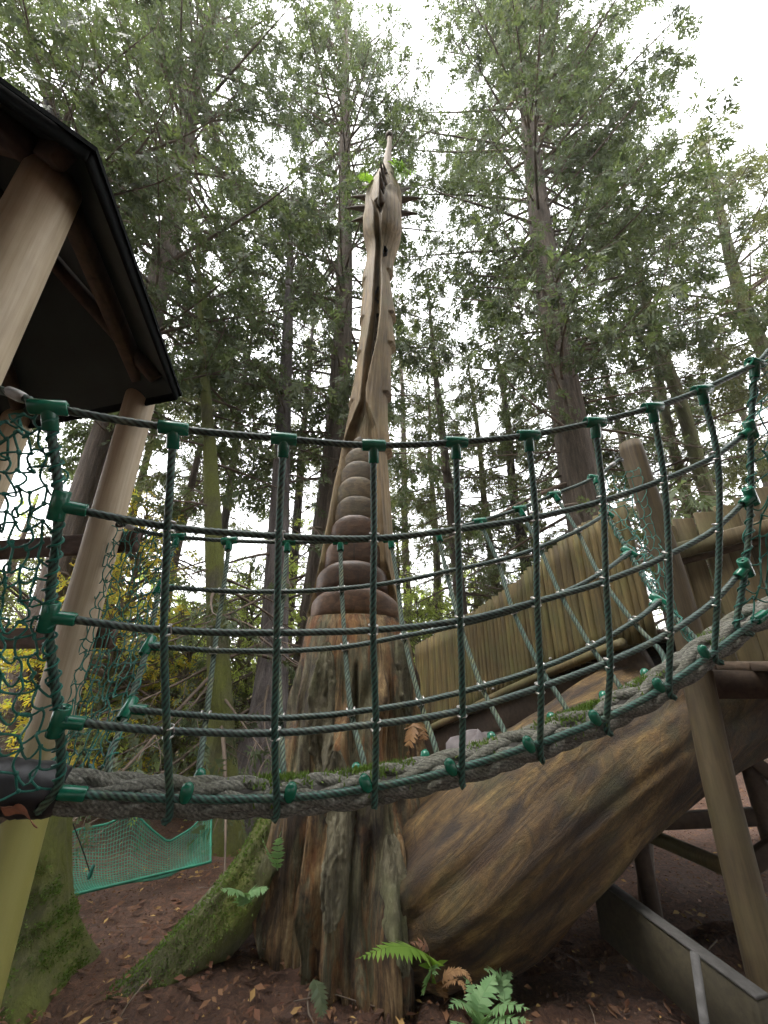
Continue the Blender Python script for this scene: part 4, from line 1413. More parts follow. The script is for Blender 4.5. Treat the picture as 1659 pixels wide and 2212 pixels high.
# ------------------------------------------------------------------ the scramble net on the left
def build_scramble_net():
    c = [P(120, 1830, 3.7), P(455, 1765, 4.3), P(455, 1862, 3.7), P(150, 1935, 3.15)]
    t = thing('scramble_net', 'bright green fine mesh scramble net stretched low between trees on the left', 'net', tuple((c[3] + c[2]) / 2))
    nu, nv = 56, 30
    u = np.linspace(0, 1, nu)[None, :, None]; v = np.linspace(0, 1, nv)[:, None, None]
    top_u = np.interp(np.linspace(0, 1, nu), [0, .11, .28, .43, .57, .71, .86, 1], [0.05, 0.09, 0.09, 0.15, 0.0, -0.125, -0.06, 0.06])
    G = (c[0] * (1 - u) + c[1] * u) * (1 - v) + (c[3] * (1 - u) + c[2] * u) * v
    G = G + np.array([0, 0, 1.0]) * (top_u[None, :, None] * (1 - v) ** 1.4 - 0.16 * np.sin(v * math.pi) * np.sin(u * math.pi * 0.9 + 0.2))
    m = MB()
    for j in range(nv): sweep(m, G[j], 0.0023, 3, caps=False)
    for i in range(nu): sweep(m, G[:, i], 0.0021, 3, caps=False)
    o = m.build('mesh', MATS['net_green'], t); o['kind'] = 'stuff'
    border = np.concatenate([G[0], G[1:, -1], G[-1, ::-1][1:], G[::-1, 0][1:]])
    m = MB(); sweep(m, border[::2], 0.009, 6); m.build('border_rope', MATS['net_green'], t)
    k = P(195, 1888, 3.25)
    m = MB(); sweep(m, spline([k, P(180, 1840, 3.2), P(150, 1760, 3.1)], 0.05), 0.0035, 6); m.build('tie_rope', MATS['cable_green'], t)
    m = MB()
    lathe(m, [(0.001, -0.03), (0.011, -0.024), (0.015, 0), (0.009, 0.03), (0.012, 0.042), (0.001, 0.054)], 10, basis((0.2, 0, 1), (0, 1, 0), k))
    m.build('knot', MATS['cord_teal'], t)


build_scramble_net()


def build_dead_leaf():
    c = P(42, 1752, 1.08)
    n = 13
    a = np.linspace(0, 2 * math.pi, 40, endpoint=False)
    r = 0.034 * (1 + 0.16 * np.cos(5 * a) + 0.06 * np.cos(11 * a)) * np.where(np.abs(a - math.pi) < 0.3, 1.2, 1)
    e1 = np.array([0.95, -0.1, -0.25]); e2 = np.array([0.2, -0.6, 0.55])
    rings = []
    for f in (0.02, 0.35, 0.7, 1.0):
        x, y = f * r * 1.5 * np.cos(a), f * r * 0.8 * np.sin(a)
        rings.append(c + x[:, None] * e1 + y[:, None] * e2 + np.array([0, 0, 1]) * (0.008 * np.cos(x * 60) * f - 0.004 * f ** 2 * (1 + np.cos(3 * a)))[:, None])
    m = MB(); m.add(np.concatenate(rings), grid_quads(4, 40))
    o = m.build('dead_leaf', MATS['dead_leaf'], at=tuple(c)); tag(o, 'curled reddish brown dead leaf caught under the foot rope at the left edge', 'leaf')


build_dead_leaf()


# ------------------------------------------------------------------ ferns
def frond(mb, pts, width, n, rg, droop=0.25, curl=0.0):
    """A pinnate frond along a midrib."""
    p = spline(pts, 0.01)
    t_, n_, b_ = frames(p)
    up = np.array([0, 0, 1.0])
    L = len(p)
    sweep(mb, p, np.linspace(0.0022, 0.0008, L), 4, caps=False)
    for k in range(n):
        s = 0.12 + 0.86 * k / (n - 1)
        i = min(L - 1, int(s * (L - 1)))
        ln = width * math.sin(math.pi * min(1.0, (s * 0.82 + 0.18)) ** 1.1) ** 0.8 * rg.uniform(0.9, 1.08)
        ln = max(ln, 0.004)
        for sg in (-1, 1):
            side = np.cross(t_[i], up); side /= np.linalg.norm(side) + 1e-9
            d = sg * side * 0.9 + t_[i] * 0.42 + up * rg.normal(-droop * 0.3, 0.08); d /= np.linalg.norm(d)
            w = ln * 0.16 + 0.0025
            wv = t_[i] * w
            a0 = p[i]
            pts4 = np.array([a0 - wv * 0.8, a0 + d * ln * 0.45 - wv * 0.9 - up * ln * 0.02, a0 + d * ln - up * ln * droop * 0.45, a0 + d * ln * 0.45 + wv * 0.9 - up * ln * 0.02, a0 + wv * 0.8])
            mb.add(pts4, [[0, 1, 3, 4]], [[1, 2, 3]])


def fern(name, label, base, fronds, mat, seed, cat='fern'):
    rg = np.random.default_rng(seed)
    t = thing(name, label, cat, tuple(base))
    for pts, w, n, m_ in fronds:
        mb = MB(); frond(mb, pts, w, n, rg)
        mb.build('frond', MATS[m_ or mat], t, smooth=False)
    return t


G1 = P(915, 2150, 2.30)
fern('fern', 'bright green fern frond arching left in front of the carved trunk', G1,
     [([G1, P(935, 2085, 2.3), P(905, 2052, 2.22), P(845, 2045, 2.15), P(768, 2072, 2.1)], 0.085, 24, 'leaf_fern'),
      ([G1, P(930, 2100, 2.3), P(925, 2050, 2.3), P(905, 2035, 2.3), P(880, 2040, 2.25)], 0.05, 16, 'leaf_litter'),
      ([G1, P(925, 2110, 2.28), P(938, 2085, 2.25), P(940, 2110, 2.2)], 0.05, 12, 'leaf_fern_pale')], 'leaf_fern', 1)
G2 = P(1040, 2230, 2.15)
fern('fern', 'pale green fern tuft at the bottom edge right of the bright frond', G2,
     [([G2, P(1035, 2170, 2.15), P(1060, 2120, 2.2), P(1075, 2098, 2.2)], 0.06, 18, None),
      ([G2, P(1020, 2180, 2.12), P(990, 2165, 2.08), P(968, 2178, 2.05)], 0.06, 16, None),
      ([G2, P(1060, 2185, 2.1), P(1100, 2170, 2.05), P(1145, 2180, 2.0)], 0.055, 18, None),
      ([G2, P(1060, 2205, 2.08), P(1100, 2200, 2.02), P(1150, 2205, 1.98)], 0.05, 16, None),
      ([G2, P(1025, 2160, 2.18), P(1015, 2125, 2.25), P(1000, 2110, 2.25)], 0.045, 14, None),
      ([G2, P(1010, 2215, 2.08), P(985, 2210, 2.02), P(965, 2225, 2.0)], 0.055, 14, None)], 'leaf_fern_pale', 2)
G3 = P(1090, 2170, 2.35)
fern('fern', 'small faded fern behind the pale green tuft', G3,
     [([G3, P(1085, 2120, 2.4), P(1070, 2098, 2.4), P(1045, 2095, 2.35)], 0.05, 15, None), ([G3, P(1090, 2125, 2.42), P(1100, 2100, 2.45), P(1110, 2105, 2.45)], 0.04, 12, None)], 'leaf_fern_pale', 3)
G4 = P(960, 2160, 2.32)
fern('dead_fern', 'curled brown dead fern fronds beside the pale green tuft', G4,
     [([G4, P(955, 2120, 2.3), P(975, 2098, 2.3), P(1005, 2100, 2.28), P(1022, 2130, 2.25)], 0.04, 22, None), ([G4, P(955, 2135, 2.28), P(975, 2118, 2.25), P(1000, 2125, 2.22), P(1005, 2150, 2.2)], 0.035, 18, None)], 'leaf_fern_brown', 4)
G5 = P(525, 1960, 2.62)
fern('fern', 'light green fern frond lying across the mossy root on the left', G5,
     [([G5, P(530, 1935, 2.6), P(510, 1922, 2.55), P(475, 1922, 2.5)], 0.075, 16, None), ([G5, P(530, 1935, 2.6), P(555, 1920, 2.6), P(582, 1920, 2.6)], 0.07, 15, None)], 'leaf_fern_pale', 5)
G6 = P(880, 1570, 2.82)
fern('dead_fern', 'rusty brown fern hanging from the right flank of the carved trunk', G6,
     [([G6, P(893, 1560, 2.72), P(885, 1600, 2.66), P(880, 1640, 2.66)], 0.06, 18, None), ([G6, P(905, 1560, 2.76), P(915, 1590, 2.7), P(908, 1615, 2.7)], 0.05, 15, None), ([G6, P(900, 1545, 2.78), P(920, 1550, 2.72), P(925, 1570, 2.7)], 0.05, 12, 'leaf_fern_pale')], 'leaf_fern_brown', 6)
G7 = P(600, 1880, 2.72)
fern('fern', 'thin upright fern sprigs on the left edge of the stump', G7,
     [([G7, P(585, 1850, 2.68), P(572, 1825, 2.66), P(566, 1810, 2.66)], 0.045, 14, None), ([G7, P(600, 1850, 2.68), P(602, 1815, 2.66), P(608, 1795, 2.66)], 0.045, 14, None)], 'leaf_fern_pale', 7)
G8 = P(686, 2200, 2.42)
fern('fern', 'dark drooping fern against the foot of the stump', G8,
     [([P(676, 2115, 2.42), P(685, 2130, 2.38), P(694, 2165, 2.34), P(696, 2205, 2.32)], 0.05, 16, 'leaf_cedar')], 'leaf_cedar', 8)
HB = P(842, 385, TD)
HF = []
rg_ = np.random.default_rng(9)
for (gx, gy) in [(868, 352), (880, 362), (858, 350), (890, 372), (885, 392), (872, 385), (850, 358), (866, 395)]:
    mid = (P(852, 378, TD - 0.05) + P(gx, gy, TD)) / 2 + np.array([0, 0, 0.12])
    HF.append(([P(848, 392, TD - 0.05), mid, P(gx, gy, TD - rg_.uniform(0, 0.25))], 0.10, 13, None))
fern('fern', 'bright green ferns sprouting from the right of the spire head', P(850, 392, TD), HF, 'leaf_fern', 9)
fern('fern', 'single green fern sprig sprouting on the left of the spire head', P(806, 398, TD),
     [([P(806, 398, TD), P(795, 382, TD - 0.1), P(770, 380, TD - 0.15)], 0.07, 13, None), ([P(800, 404, TD), P(790, 402, TD - .1), P(778, 407, TD - .1)], 0.05, 9, None)], 'leaf_fern', 10)
fern('fern', 'lone fern leaf on a twig out to the right of the spire head', P(868, 380, TD), [([P(858, 388, TD), P(880, 375, TD), P(905, 371, TD)], 0.05, 9, None)], 'leaf_fern', 12)


# ------------------------------------------------------------------ trees
def in_view(p, mx=0.22, my=0.22):
    d = p[..., 1] * CP + (p[..., 2] - EYE) * SP
    u = p[..., 0] / np.maximum(d, 1e-3)
    v = (-p[..., 1] * SP + (p[..., 2] - EYE) * CP) / np.maximum(d, 1e-3)
    return (d > 0.3) & (np.abs(u) < 1.0 + mx) & (v < 1.333 + my) & (v > -1.35)


def trunk_mesh(path, r, ns, seed, flare=0.0):
    p = spline(path, 0.12)
    s = np.linspace(0, 1, len(p))
    rr = np.interp(s, np.linspace(0, 1, len(r)), r)
    h = p[:, 2] - p[0, 2]
    rr = rr * (1 + flare * np.exp(-h / 0.35))
    rg = np.random.default_rng(seed); f0 = rg.random(4) * 6.28
    def f(A, S):
        hh = np.interp(S, s, h)
        but = flare * 0.45 * np.exp(-hh / 0.4) * np.sin(4 * A + f0[0])
        return 1 + but + 0.05 * np.sin(3 * A + f0[1] + 6 * S) + 0.03 * np.sin(8 * A + f0[2] + 9 * S) + 0.02 * np.sin(15 * A + f0[3])
    m = MB(); sweep(m, p, rr, ns, rfun=f)
    return m, p, rr


LEAF = 1.5
SPRAY = 6


def foliage(mbL, mbT, path, H0, H1, width, nb, rg, leaf=0.1, dens=1.0, elev=(0.5, -0.25), droop=0.5, twig=True, bare=0.0, tw_len=1.0, wind=0.0, side=None, cull=True):
    """Cedar crown: limbs from the trunk, side twigs, hanging sprays of small scale leaves.
    width(f): limb length at relative height f; elev: limb elevation at the top and at the bottom."""
    zc = path[:, 2]
    LV, TV, TQ = [], [], []
    for b in range(nb):
        f = (b + rg.random()) / nb
        z = H0 + (H1 - H0) * f
        o = np.array([np.interp(z, zc, path[:, k]) for k in range(3)])
        o[2] = z
        az = rg.random() * 6.283 if side is None else side + rg.normal(0, 0.8)
        L = width(f) * rg.uniform(0.55, 1.15)
        if L < 0.15: continue
        e0 = elev[1] + (elev[0] - elev[1]) * f + rg.normal(0, 0.12)
        dirh = np.array([math.cos(az), math.sin(az), 0])
        n = max(6, int(L / 0.25))
        s = np.linspace(0, 1, n)[:, None]
        bend = rg.normal(0, 0.12)
        sd = np.array([-dirh[1], dirh[0], 0])
        br = o + dirh * L * s * math.cos(e0) + sd * L * bend * s ** 2 + np.array([0, 0, 1.0]) * L * (math.sin(e0) * s - droop * 0.55 * s ** 2 + droop * 0.30 * s ** 4)
        if cull and not in_view(br).any(): continue
        if not cull and in_view(br, 0.2, 0.2).any(): continue
        sweep(mbT, br, np.linspace(0.012 + 0.009 * L, 0.004, n), 4 if L < 3 else 5, caps=False)
        nt_ = max(3, int(L * 5.5 * dens))
        ts = rg.uniform(0.12, 1.0, nt_) ** 0.8
        isb = rg.random() < bare
        for k in range(nt_):
            x = ts[k] * (n - 1); i = min(n - 2, int(x))
            a = br[i] + (br[i + 1] - br[i]) * (x - i)
            sg = 1 if rg.random() < 0.5 else -1
            fw = (br[i + 1] - br[i]); fw = fw / np.linalg.norm(fw)
            tl = tw_len * rg.uniform(0.35, 1.0) * (0.35 + 0.25 * L) * (1.05 - 0.6 * ts[k])
            tl = min(max(tl, 0.18), 1.5)
            d = fw * rg.uniform(0.3, 1.0) + sd * sg * rg.uniform(0.3, 1.1) + np.array([0, 0, rg.normal(-0.15, 0.22)])
            d /= np.linalg.norm(d)
            if cull and not in_view(a + d * tl * 0.5): continue
            end = a + d * tl + np.array([0, 0, -droop * 0.3 * tl])
            mid = a + d * tl * 0.5 + np.array([0, 0, 0.02 * tl])
            if twig:
                TV.append((a, mid, end))
            if isb and rg.random() < 0.8: continue
            ns_ = max(2, int(tl * 15.5 * dens))
            u = rg.uniform(0.08, 1.08, ns_)[:, None]
            c = (1 - u) ** 2 * a + 2 * u * (1 - u) * mid + u ** 2 * end
            c = c + rg.normal(0, 0.02 + 0.025 * tl, (ns_, 3)) * [1, 1, 0.7]
            ld = d * 0.45 + rg.normal(0, 0.42, (ns_, 3)) + np.array([0, 0, -0.75 * (droop + 0.25)])
            LV.append(np.concatenate([c, ld], 1))
    if TV:
        T = np.array(TV)                                    # three sided twigs, two segments
        k = len(T)
        ax = T[:, 2] - T[:, 0]; ax /= np.linalg.norm(ax, axis=1, keepdims=True)
        n1 = np.cross(ax, [0.3, 0.5, 0.8]); n1 /= np.linalg.norm(n1, axis=1, keepdims=True)
        n2 = np.cross(ax, n1)
        rings = []
        for q, r in ((0, 0.006), (1, 0.0045), (2, 0.0015)):
            for j in range(3):
                an = j * 2.094
                rings.append(T[:, q] + r * (math.cos(an) * n1 + math.sin(an) * n2))
        V = np.stack(rings, 1).reshape(-1, 3)
        F = np.array([[q * 3 + j, q * 3 + (j + 1) % 3, (q + 1) * 3 + (j + 1) % 3, (q + 1) * 3 + j] for q in range(2) for j in range(3)])
        mbT.add(V, (F[None] + (np.arange(k) * 9)[:, None, None]).reshape(-1, 4))
    if LV:
        A = np.concatenate(LV)
        c, d = A[:, :3], A[:, 3:]
        d = d / np.linalg.norm(d, axis=1, keepdims=True)
        ok = in_view(c) if cull else ~in_view(c, 0.3, 0.3)
        c, d = c[ok], d[ok]
        k = len(c)
        ln = leaf * LEAF * rg.uniform(0.7, 1.5, k)
        w = np.cross(d, rg.standard_normal((k, 3))); w /= np.linalg.norm(w, axis=1, keepdims=True)
        V = []
        for q in range(SPRAY):                        # leaflets set alternately along a hanging flat spray
            s0 = q / SPRAY
            sg = 1 if q % 2 else -1
            if q == SPRAY - 1: sg = 0
            base = c + d * (ln * (0.1 + 0.75 * s0))[:, None]
            ang = sg * rg.uniform(0.5, 0.95, k)
            ll = ln * (0.62 - 0.3 * s0) * rg.uniform(0.8, 1.2, k)
            ld = d * np.cos(ang)[:, None] + w * np.sin(ang)[:, None]
            lw = w * np.cos(ang)[:, None] - d * np.sin(ang)[:, None]
            hw = (ll * 0.225)[:, None]
            V.append(np.stack([base - lw * hw * 0.6 + ld * ll[:, None] * 0.12, base + lw * hw + ld * ll[:, None] * 0.35, base + ld * ll[:, None]], 1))
        V = np.concatenate(V)
        mbL.add(V.reshape(-1, 3), None, np.arange(3 * len(V)).reshape(-1, 3))
    return


def dome(w, lo=0.35, p=0.75, peak=0.35):
    def f(x):
        return w * (lo + (1 - lo) * min(1.0, x / peak)) if x < peak else w * max(0.03, (1 - (x - peak) / (1 - peak))) ** p
    return f


N_TREE = 0


def tree(label, path, radii, bark, crowns, leafmat='leaf_cedar', flare=0.3, ns=20, name='cedar_tree', group=None, cat='tree'):
    """crowns: list of keyword sets for foliage()."""
    global N_TREE
    N_TREE += 1
    base = path[0]
    t = thing(name, label, cat, tuple(base), group)
    m, p, rr = trunk_mesh(path, radii, ns, N_TREE, flare)
    m.build('trunk', MATS[bark], t)
    L, T = MB(), MB()
    rg = np.random.default_rng(100 + N_TREE)
    for k in crowns:
        foliage(L, T, p, rg=rg, **k)
    if T.v: T.build('branches', MATS['twig'], t)['kind'] = 'stuff'
    if L.v: L.build('crown', MATS[leafmat], t, smooth=False)
    return t


def vert(q, Y, H, dx=0.0, dy=0.0, n=6, wob=0.0, seed=0):
    """Path of a trunk standing at X = q*Y."""
    rg = np.random.default_rng(seed)
    x, y = q * Y, Y
    z0 = float(ground_z(x, y)) - 0.15
    f = np.linspace(0, 1, n)
    return np.stack([x + dx * f + rg.normal(0, wob, n) * f, y + dy * f, z0 + (H - z0) * f], 1)


def pxpath(pts, Y, H=None, base=True):
    p = [P(x, y, Y) for x, y in pts]
    if base:
        b = p[0].copy(); b[2] = float(ground_z(b[0], b[1])) - 0.15
        if b[2] < p[0][2] - 0.2: p = [b] + p
    if H is not None:
        e = p[-1].copy(); d = p[-1] - p[-2]; d = d / d[2]
        p.append(e + d * (H - e[2]))
    return np.array(p)


# the big cedars
tree('tall cedar rising behind the hut roof on the left', pxpath([(62, 1500), (215, 1000), (340, 620), (432, 150)], 6.5, 27), [0.33, 0.27, 0.22, 0.12, 0.05], 'bark_cedar',
     [dict(H0=6.0, H1=26, width=dome(4.8, 0.8, 0.5, 0.5), nb=205, leaf=0.155, elev=(0.6, -0.1), droop=0.55), dict(H0=1.5, H1=6.5, width=dome(3.0, 1, .3, .5), nb=14, leaf=0.11, dens=0.6, elev=(-0.1, -0.25), bare=0.6)])
tree('straight cedar standing directly behind the carved spire', pxpath([(660, 1500), (705, 1130), (725, 950), (742, 650), (745, 300)], 7.2, 27), [0.30, 0.24, 0.20, 0.16, 0.05], 'bark_cedar',
     [dict(H0=5.0, H1=27.5, width=dome(3.3, 0.8, 0.62, 0.5), nb=195, leaf=0.152, elev=(0.5, -0.1), droop=0.6), dict(H0=1.0, H1=6, width=dome(2.6, 1, .3, .5), nb=16, leaf=0.10, dens=0.6, elev=(-0.1, -0.25), bare=0.6)])
tree('large broad crowned cedar right of the carved spire', pxpath([(1267, 1110), (1230, 900), (1190, 650), (1150, 350), (1130, 150)], 7.2, 28), [0.42, 0.34, 0.28, 0.2, 0.05], 'bark_cedar',
     [dict(H0=7.0, H1=28, width=dome(4.9, 0.65, 0.5, 0.5), nb=215, leaf=0.155, elev=(0.75, 0.0), droop=0.5), dict(H0=2.2, H1=8, width=dome(3.4, 1, .3, .5), nb=40, leaf=0.11, dens=0.8, elev=(-0.05, -0.2), bare=0.35)])
tree('mossy slender tree leaning left behind the far net', np.array([P(480, 1868, 5.0), P(478, 1700, 5.0), P(470, 1400, 5.2), P(455, 1000, 5.6), P(440, 780, 5.9), P(425, 520, 6.2)]), [0.17, 0.13, 0.115, 0.085, 0.06, 0.02], 'bark_moss',
     [dict(H0=3.5, H1=12, width=dome(1.9, 0.8, 0.5, 0.4), nb=38, leaf=0.10, elev=(0.4, -0.1), dens=0.9), dict(H0=0.6, H1=3, width=dome(1.8, 1, .3, .5), nb=16, leaf=0.09, elev=(-0.2, -0.3), bare=0.6, droop=0.8)], flare=0.4)
tree('grey footed tree with a flared base left of the stump', np.array([P(545, 1835, 5.6), P(553, 1700, 5.6), P(565, 1600, 5.7), P(588, 1470, 5.9), P(605, 1100, 6.2), P(622, 700, 6.5), P(630, 430, 6.8)]), [0.33, 0.20, 0.16, 0.13, 0.11, 0.08, 0.02], 'bark_grey',
     [dict(H0=4.5, H1=14, width=dome(2.0, 0.7, 0.6, 0.4), nb=44, leaf=0.105, elev=(0.4, -0.1)), dict(H0=0.6, H1=4, width=dome(1.9, 1, .3, .5), nb=18, leaf=0.09, elev=(-0.2, -0.3), bare=0.6, droop=0.8)], flare=0.3)
tree('olive barked tree leaning left on the right side', pxpath([(1545, 1120), (1470, 870), (1400, 670), (1345, 400)], 8.0, 19), [0.19, 0.155, 0.13, 0.09, 0.03], 'bark_olive',
     [dict(H0=8, H1=19, width=dome(3.0, 0.7, 0.6, 0.4), nb=70, leaf=0.12, elev=(0.5, 0)), dict(H0=2, H1=9, width=dome(2.6, 1, .4, .5), nb=50, leaf=0.09, dens=0.75, elev=(0.0, -0.15), bare=0.5)])
tree('thin olive trunk beside the leaning tree on the right', pxpath([(1495, 1110), (1440, 900), (1405, 700), (1370, 500)], 9.5, 17), [0.14, 0.12, 0.10, 0.03], 'bark_olive',
     [dict(H0=7, H1=17, width=dome(2.4, 0.7, 0.6, 0.4), nb=50, leaf=0.12, elev=(0.4, 0)), dict(H0=2, H1=8, width=dome(2.4, 1, .4, .5), nb=40, leaf=0.09, dens=0.7, elev=(0.0, -0.15), bare=0.5)])
tree('cedar with a yellowish green pointed crown at the right edge', pxpath([(1659, 780), (1590, 600), (1550, 430)], 8.2, 19.5), [0.22, 0.18, 0.15, 0.03], 'bark_olive',
     [dict(H0=5, H1=20, width=dome(3.4, 0.7, 0.7, 0.4), nb=120, leaf=0.15, elev=(0.7, 0)), dict(H0=1.5, H1=6, width=dome(3.0, 1, .4, .5), nb=30, leaf=0.10, elev=(0.0, -0.15), bare=0.3)], leafmat='leaf_olive')
tree('dark cedar seen over the hut roof at the top left corner', np.array([[-5.3, 3.9, -0.3], [-5.5, 4.0, 4.0], P(180, 400, 4.0), P(130, 280, 4.0), P(45, 50, 4.05), P(0, -60, 4.1)]), [0.17, 0.15, 0.12, 0.10, 0.06, 0.02], 'bark_dark',
     [dict(H0=5.0, H1=13.5, width=dome(2.6, 0.8, 0.4, 0.5), nb=60, leaf=0.10, elev=(0.5, 0), droop=0.5)])
# thinner trunks of the wood behind
BGT = [(972, 850, 10.5, 0.16, 15.5, 'slim cedar just right of the spire with a narrow crown'), (1042, 950, 12.0, 0.14, 13, 'slim trunk midway between the spire and the large cedar'), (1103, 950, 11.0, 0.17, 13.5, 'slim trunk just left of the large cedar'),
       (1326, 850, 12.0, 0.17, 15, 'slim trunk just right of the large cedar'), (935, 1150, 14.0, 0.15, 14, 'far thin trunk low beside the right edge of the spire'), (1187, 900, 10.5, 0.12, 12, 'dark thin trunk close against the left of the large cedar'),
       (400, 1100, 10.0, 0.13, 12, 'thin trunk between the hut post and the mossy tree'), (315, 980, 11.0, 0.14, 15, 'thin trunk behind the right side of the hut'), (520, 950, 12.5, 0.16, 17, 'slim cedar between the mossy tree and the grey footed tree'), (870, 700, 15.0, 0.16, 20, 'far cedar whose crown fills the gap behind the spire neck'),
       (1440, 1000, 14.0, 0.18, 16, 'far slim cedar behind the leaning olive tree'), (660, 900, 13.0, 0.17, 19, 'slim cedar between the grey footed tree and the spire'), (1590, 900, 12.5, 0.18, 15, 'far slim cedar near the right edge')]
for i, (x, y, Y, r, H, lab) in enumerate(BGT):
    q = P(x, y, 1.0)[0]
    lean = RNG.normal(0, 0.25)
    tree(lab, vert(q, Y, H, lean, 0, 7, 0.06, i), [r * 1.15, r, r * 0.8, r * 0.55, 0.02], ('bark_cedar', 'bark_olive', 'bark_dark')[i % 3],
         [dict(H0=6.0 if x < 700 else 4.5, H1=H, width=dome(2.0 + 0.05 * Y, 0.8, 0.6, 0.3), nb=int(46 + 2 * (H - 8)), leaf=0.105 + 0.003 * Y, dens=1.0, elev=(0.4, -0.1), bare=0.12),
          dict(H0=0.8, H1=5.5, width=dome(2.3, 1, .3, .5), nb=38, leaf=0.105, dens=0.8, elev=(-0.05, -0.25), bare=0.3)],
         leafmat='leaf_cedar' if i % 3 == 1 else 'leaf_olive', ns=12, group='slim trees of the wood behind')


# ------------------------------------------------------------------ understorey
def shrub(label, q, Y, H, w, leafmat, nb, leaf, name='shrub', dens=1.0):
    x, y = q * Y, Y
    z0 = float(ground_z(x, y)) - 0.1
    path = np.array([[x, y, z0], [x + 0.1, y, z0 + H * 0.5], [x, y + 0.1, z0 + H]])
    t = thing(name, label, 'shrub', (x, y, z0))
    m, p, rr = trunk_mesh(path, [0.06, 0.04, 0.015], 10, int(q * 100) % 97 + 3, 0.2)
    m.build('stem', MATS['bark_olive'], t)
    L, T = MB(), MB()
    foliage(L, T, p, z0 + 0.3, z0 + H, dome(w, 0.8, 0.45, 0.4), nb, np.random.default_rng(int(abs(q) * 1000)), leaf, dens, (0.9, 0.2), 0.35)
    T.build('branches', MATS['twig'], t)['kind'] = 'stuff'
    L.build('crown', MATS[leafmat], t, smooth=False)


Q = lambda x, y: P(x, y, 1.0)[0]
shrub('yellow autumn shrub glowing behind the far left net', Q(262, 1300), 6.0, 4.4, 1.4, 'leaf_yellow', 140, 0.085)
shrub('lime green bush low behind the far net, left of the mossy tree', Q(385, 1500), 6.8, 3.0, 1.6, 'leaf_lime', 60, 0.085)
shrub('lime green bush between the mossy tree and the grey footed tree', Q(520, 1480), 7.4, 3.4, 1.6, 'leaf_lime', 60, 0.09)
shrub('lime green bush left of the stump behind the trunks', Q(640, 1480), 8.5, 3.5, 1.8, 'leaf_lime', 60, 0.09)
shrub('olive bush behind the hut rails at the left edge', Q(70, 1300), 7.5, 4.6, 2.1, 'leaf_olive', 60, 0.12)
shrub('olive green bush beyond the low end of the palisade', Q(900, 1330), 11.0, 3.6, 2.2, 'leaf_lime', 50, 0.14)
shrub('dark green bush beyond the middle of the palisade', Q(1080, 1300), 12.0, 4.4, 2.6, 'leaf_olive', 60, 0.14)
shrub('second yellow leaved shrub beside the hut post', Q(200, 1350), 6.6, 3.6, 1.3, 'leaf_yellow', 50, 0.08)
shrub('dark evergreen bush low behind the scramble net', Q(330, 1700), 7.0, 1.9, 2.2, 'leaf_olive', 50, 0.12)


def wood(name, label, spots, leaf, dens, nb, width, seed, leafmat, cull=True):
    rg = np.random.default_rng(seed)
    L, T = MB(), MB()
    for (x, y, H, lo) in spots:
        z0 = float(ground_z(x, y))
        p = spline(np.array([[x, y, z0 - 0.2], [x, y, z0 + H / 2], [x, y, z0 + H]]), 0.3)
        sweep(T, p, np.linspace(0.2, 0.03, len(p)), 7)
        foliage(L, T, p, z0 + lo, z0 + H, dome(width, 0.9, 0.6, 0.25), nb, rg, leaf, dens, (0.4, -0.1), 0.5, twig=False, cull=cull)
    M2 = MB(); M2.v = T.v + L.v
    M2.q = list(T.q); M2.t = list(T.t) + [q + T.n for q in L.t]
    M2.mi_q = list(T.mi_q); M2.mi_t = list(T.mi_t) + [np.ones(len(q)) for q in L.t]
    me = M2.mesh(name, [MATS['twig'], MATS[leafmat]], False)
    o = bpy.data.objects.new(name, me); COL.objects.link(o)
    tag(o, label, 'wood', None, 'stuff')


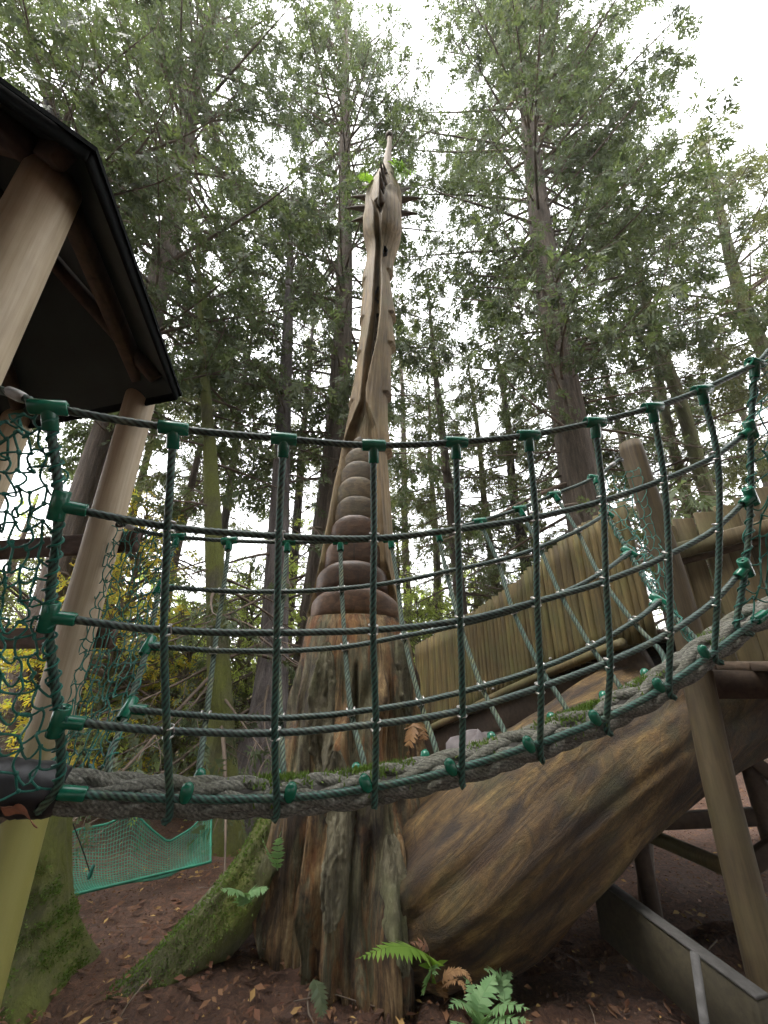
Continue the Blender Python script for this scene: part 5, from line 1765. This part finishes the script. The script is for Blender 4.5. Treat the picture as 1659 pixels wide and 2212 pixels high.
rw = np.random.default_rng(31)
wood('distant_wood', 'distant mass of conifers closing the view between the trunks',
     [((-1.4 + 2.8 * (k + rw.random()) / 24) * Y_, Y_, rw.uniform(5, 8.5), 0.4) for k in range(24) for Y_ in [rw.uniform(20, 30)]], 0.42, 0.24, 34, 3.2, 21, 'leaf_lime')
wood('undergrowth', 'bright lime green undergrowth filling the wood floor behind the bridge',
     [((-1.35 + 1.75 * (k + rw.random()) / 22) * Y_, Y_, rw.uniform(3.6, 7.0), 0.2) for k in range(24) for Y_ in [rw.uniform(9.5, 15)]], 0.13, 0.55, 62, 2.0, 23, 'leaf_lime')
# the wood goes on round the visitor: it shades the clearing from behind and from the sides
wood('surrounding_wood', 'the rest of the wood round the clearing, behind the visitor',
     [(R_ * math.cos(a), R_ * math.sin(a), rw.uniform(15, 21), 4.0) for k in range(24) for a in [math.radians(184 + 172 * (k + rw.random() * 0.7) / 24)] for R_ in [rw.uniform(6.2, 9.5) if 215 < math.degrees(a) < 325 else rw.uniform(8.5, 11)]], 0.85, 0.26, 48, 4.0, 22, 'leaf_cedar', False)


def mossy_stump():
    base = np.array([-1.70, 2.58, float(ground_z(-1.7, 2.58)) - 0.2])
    top = P(88, 1672, 2.62)
    path = [base, base * 0.6 + top * 0.4, top]
    m, p, rr = trunk_mesh(path, [0.20, 0.15, 0.135, 0.125], 64, 77, 0.6)
    o = m.build('mossy_stump', MATS['bark_moss'], at=tuple(base))
    add_moss(o, 9000, 0.013, seed=5, lo=-0.3, thr=0.3)
    tag(o, 'broad mossy green tree foot with flared roots at the lower left', 'stump')


mossy_stump()


# ------------------------------------------------------------------ haze volume added to veil the background
def build_haze():
    m = bpy.data.materials.new('haze')
    m.use_nodes = True
    nt = m.node_tree; nt.nodes.clear()
    out = nt.nodes.new('ShaderNodeOutputMaterial')
    pv = nt.nodes.new('ShaderNodeVolumePrincipled')
    pv.inputs['Color'].default_value = (0.93, 0.95, 0.97, 1)
    pv.inputs['Density'].default_value = 0.0012
    nt.links.new(pv.outputs[0], out.inputs['Volume'])
    x0, x1, y0, y1, z0, z1 = -150, 150, -150, 160, -8, 34
    V = np.array([[x, y, z] for x in (x0, x1) for y in (y0, y1) for z in (z0, z1)])
    mb = MB(); mb.add(V, [[0, 1, 3, 2], [4, 6, 7, 5], [0, 4, 5, 1], [2, 3, 7, 6], [0, 2, 6, 4], [1, 5, 7, 3]])
    o = mb.build('haze', m, smooth=False)
    tag(o, 'thin haze added to pale the background wood', 'haze', None, 'stuff')


build_haze()
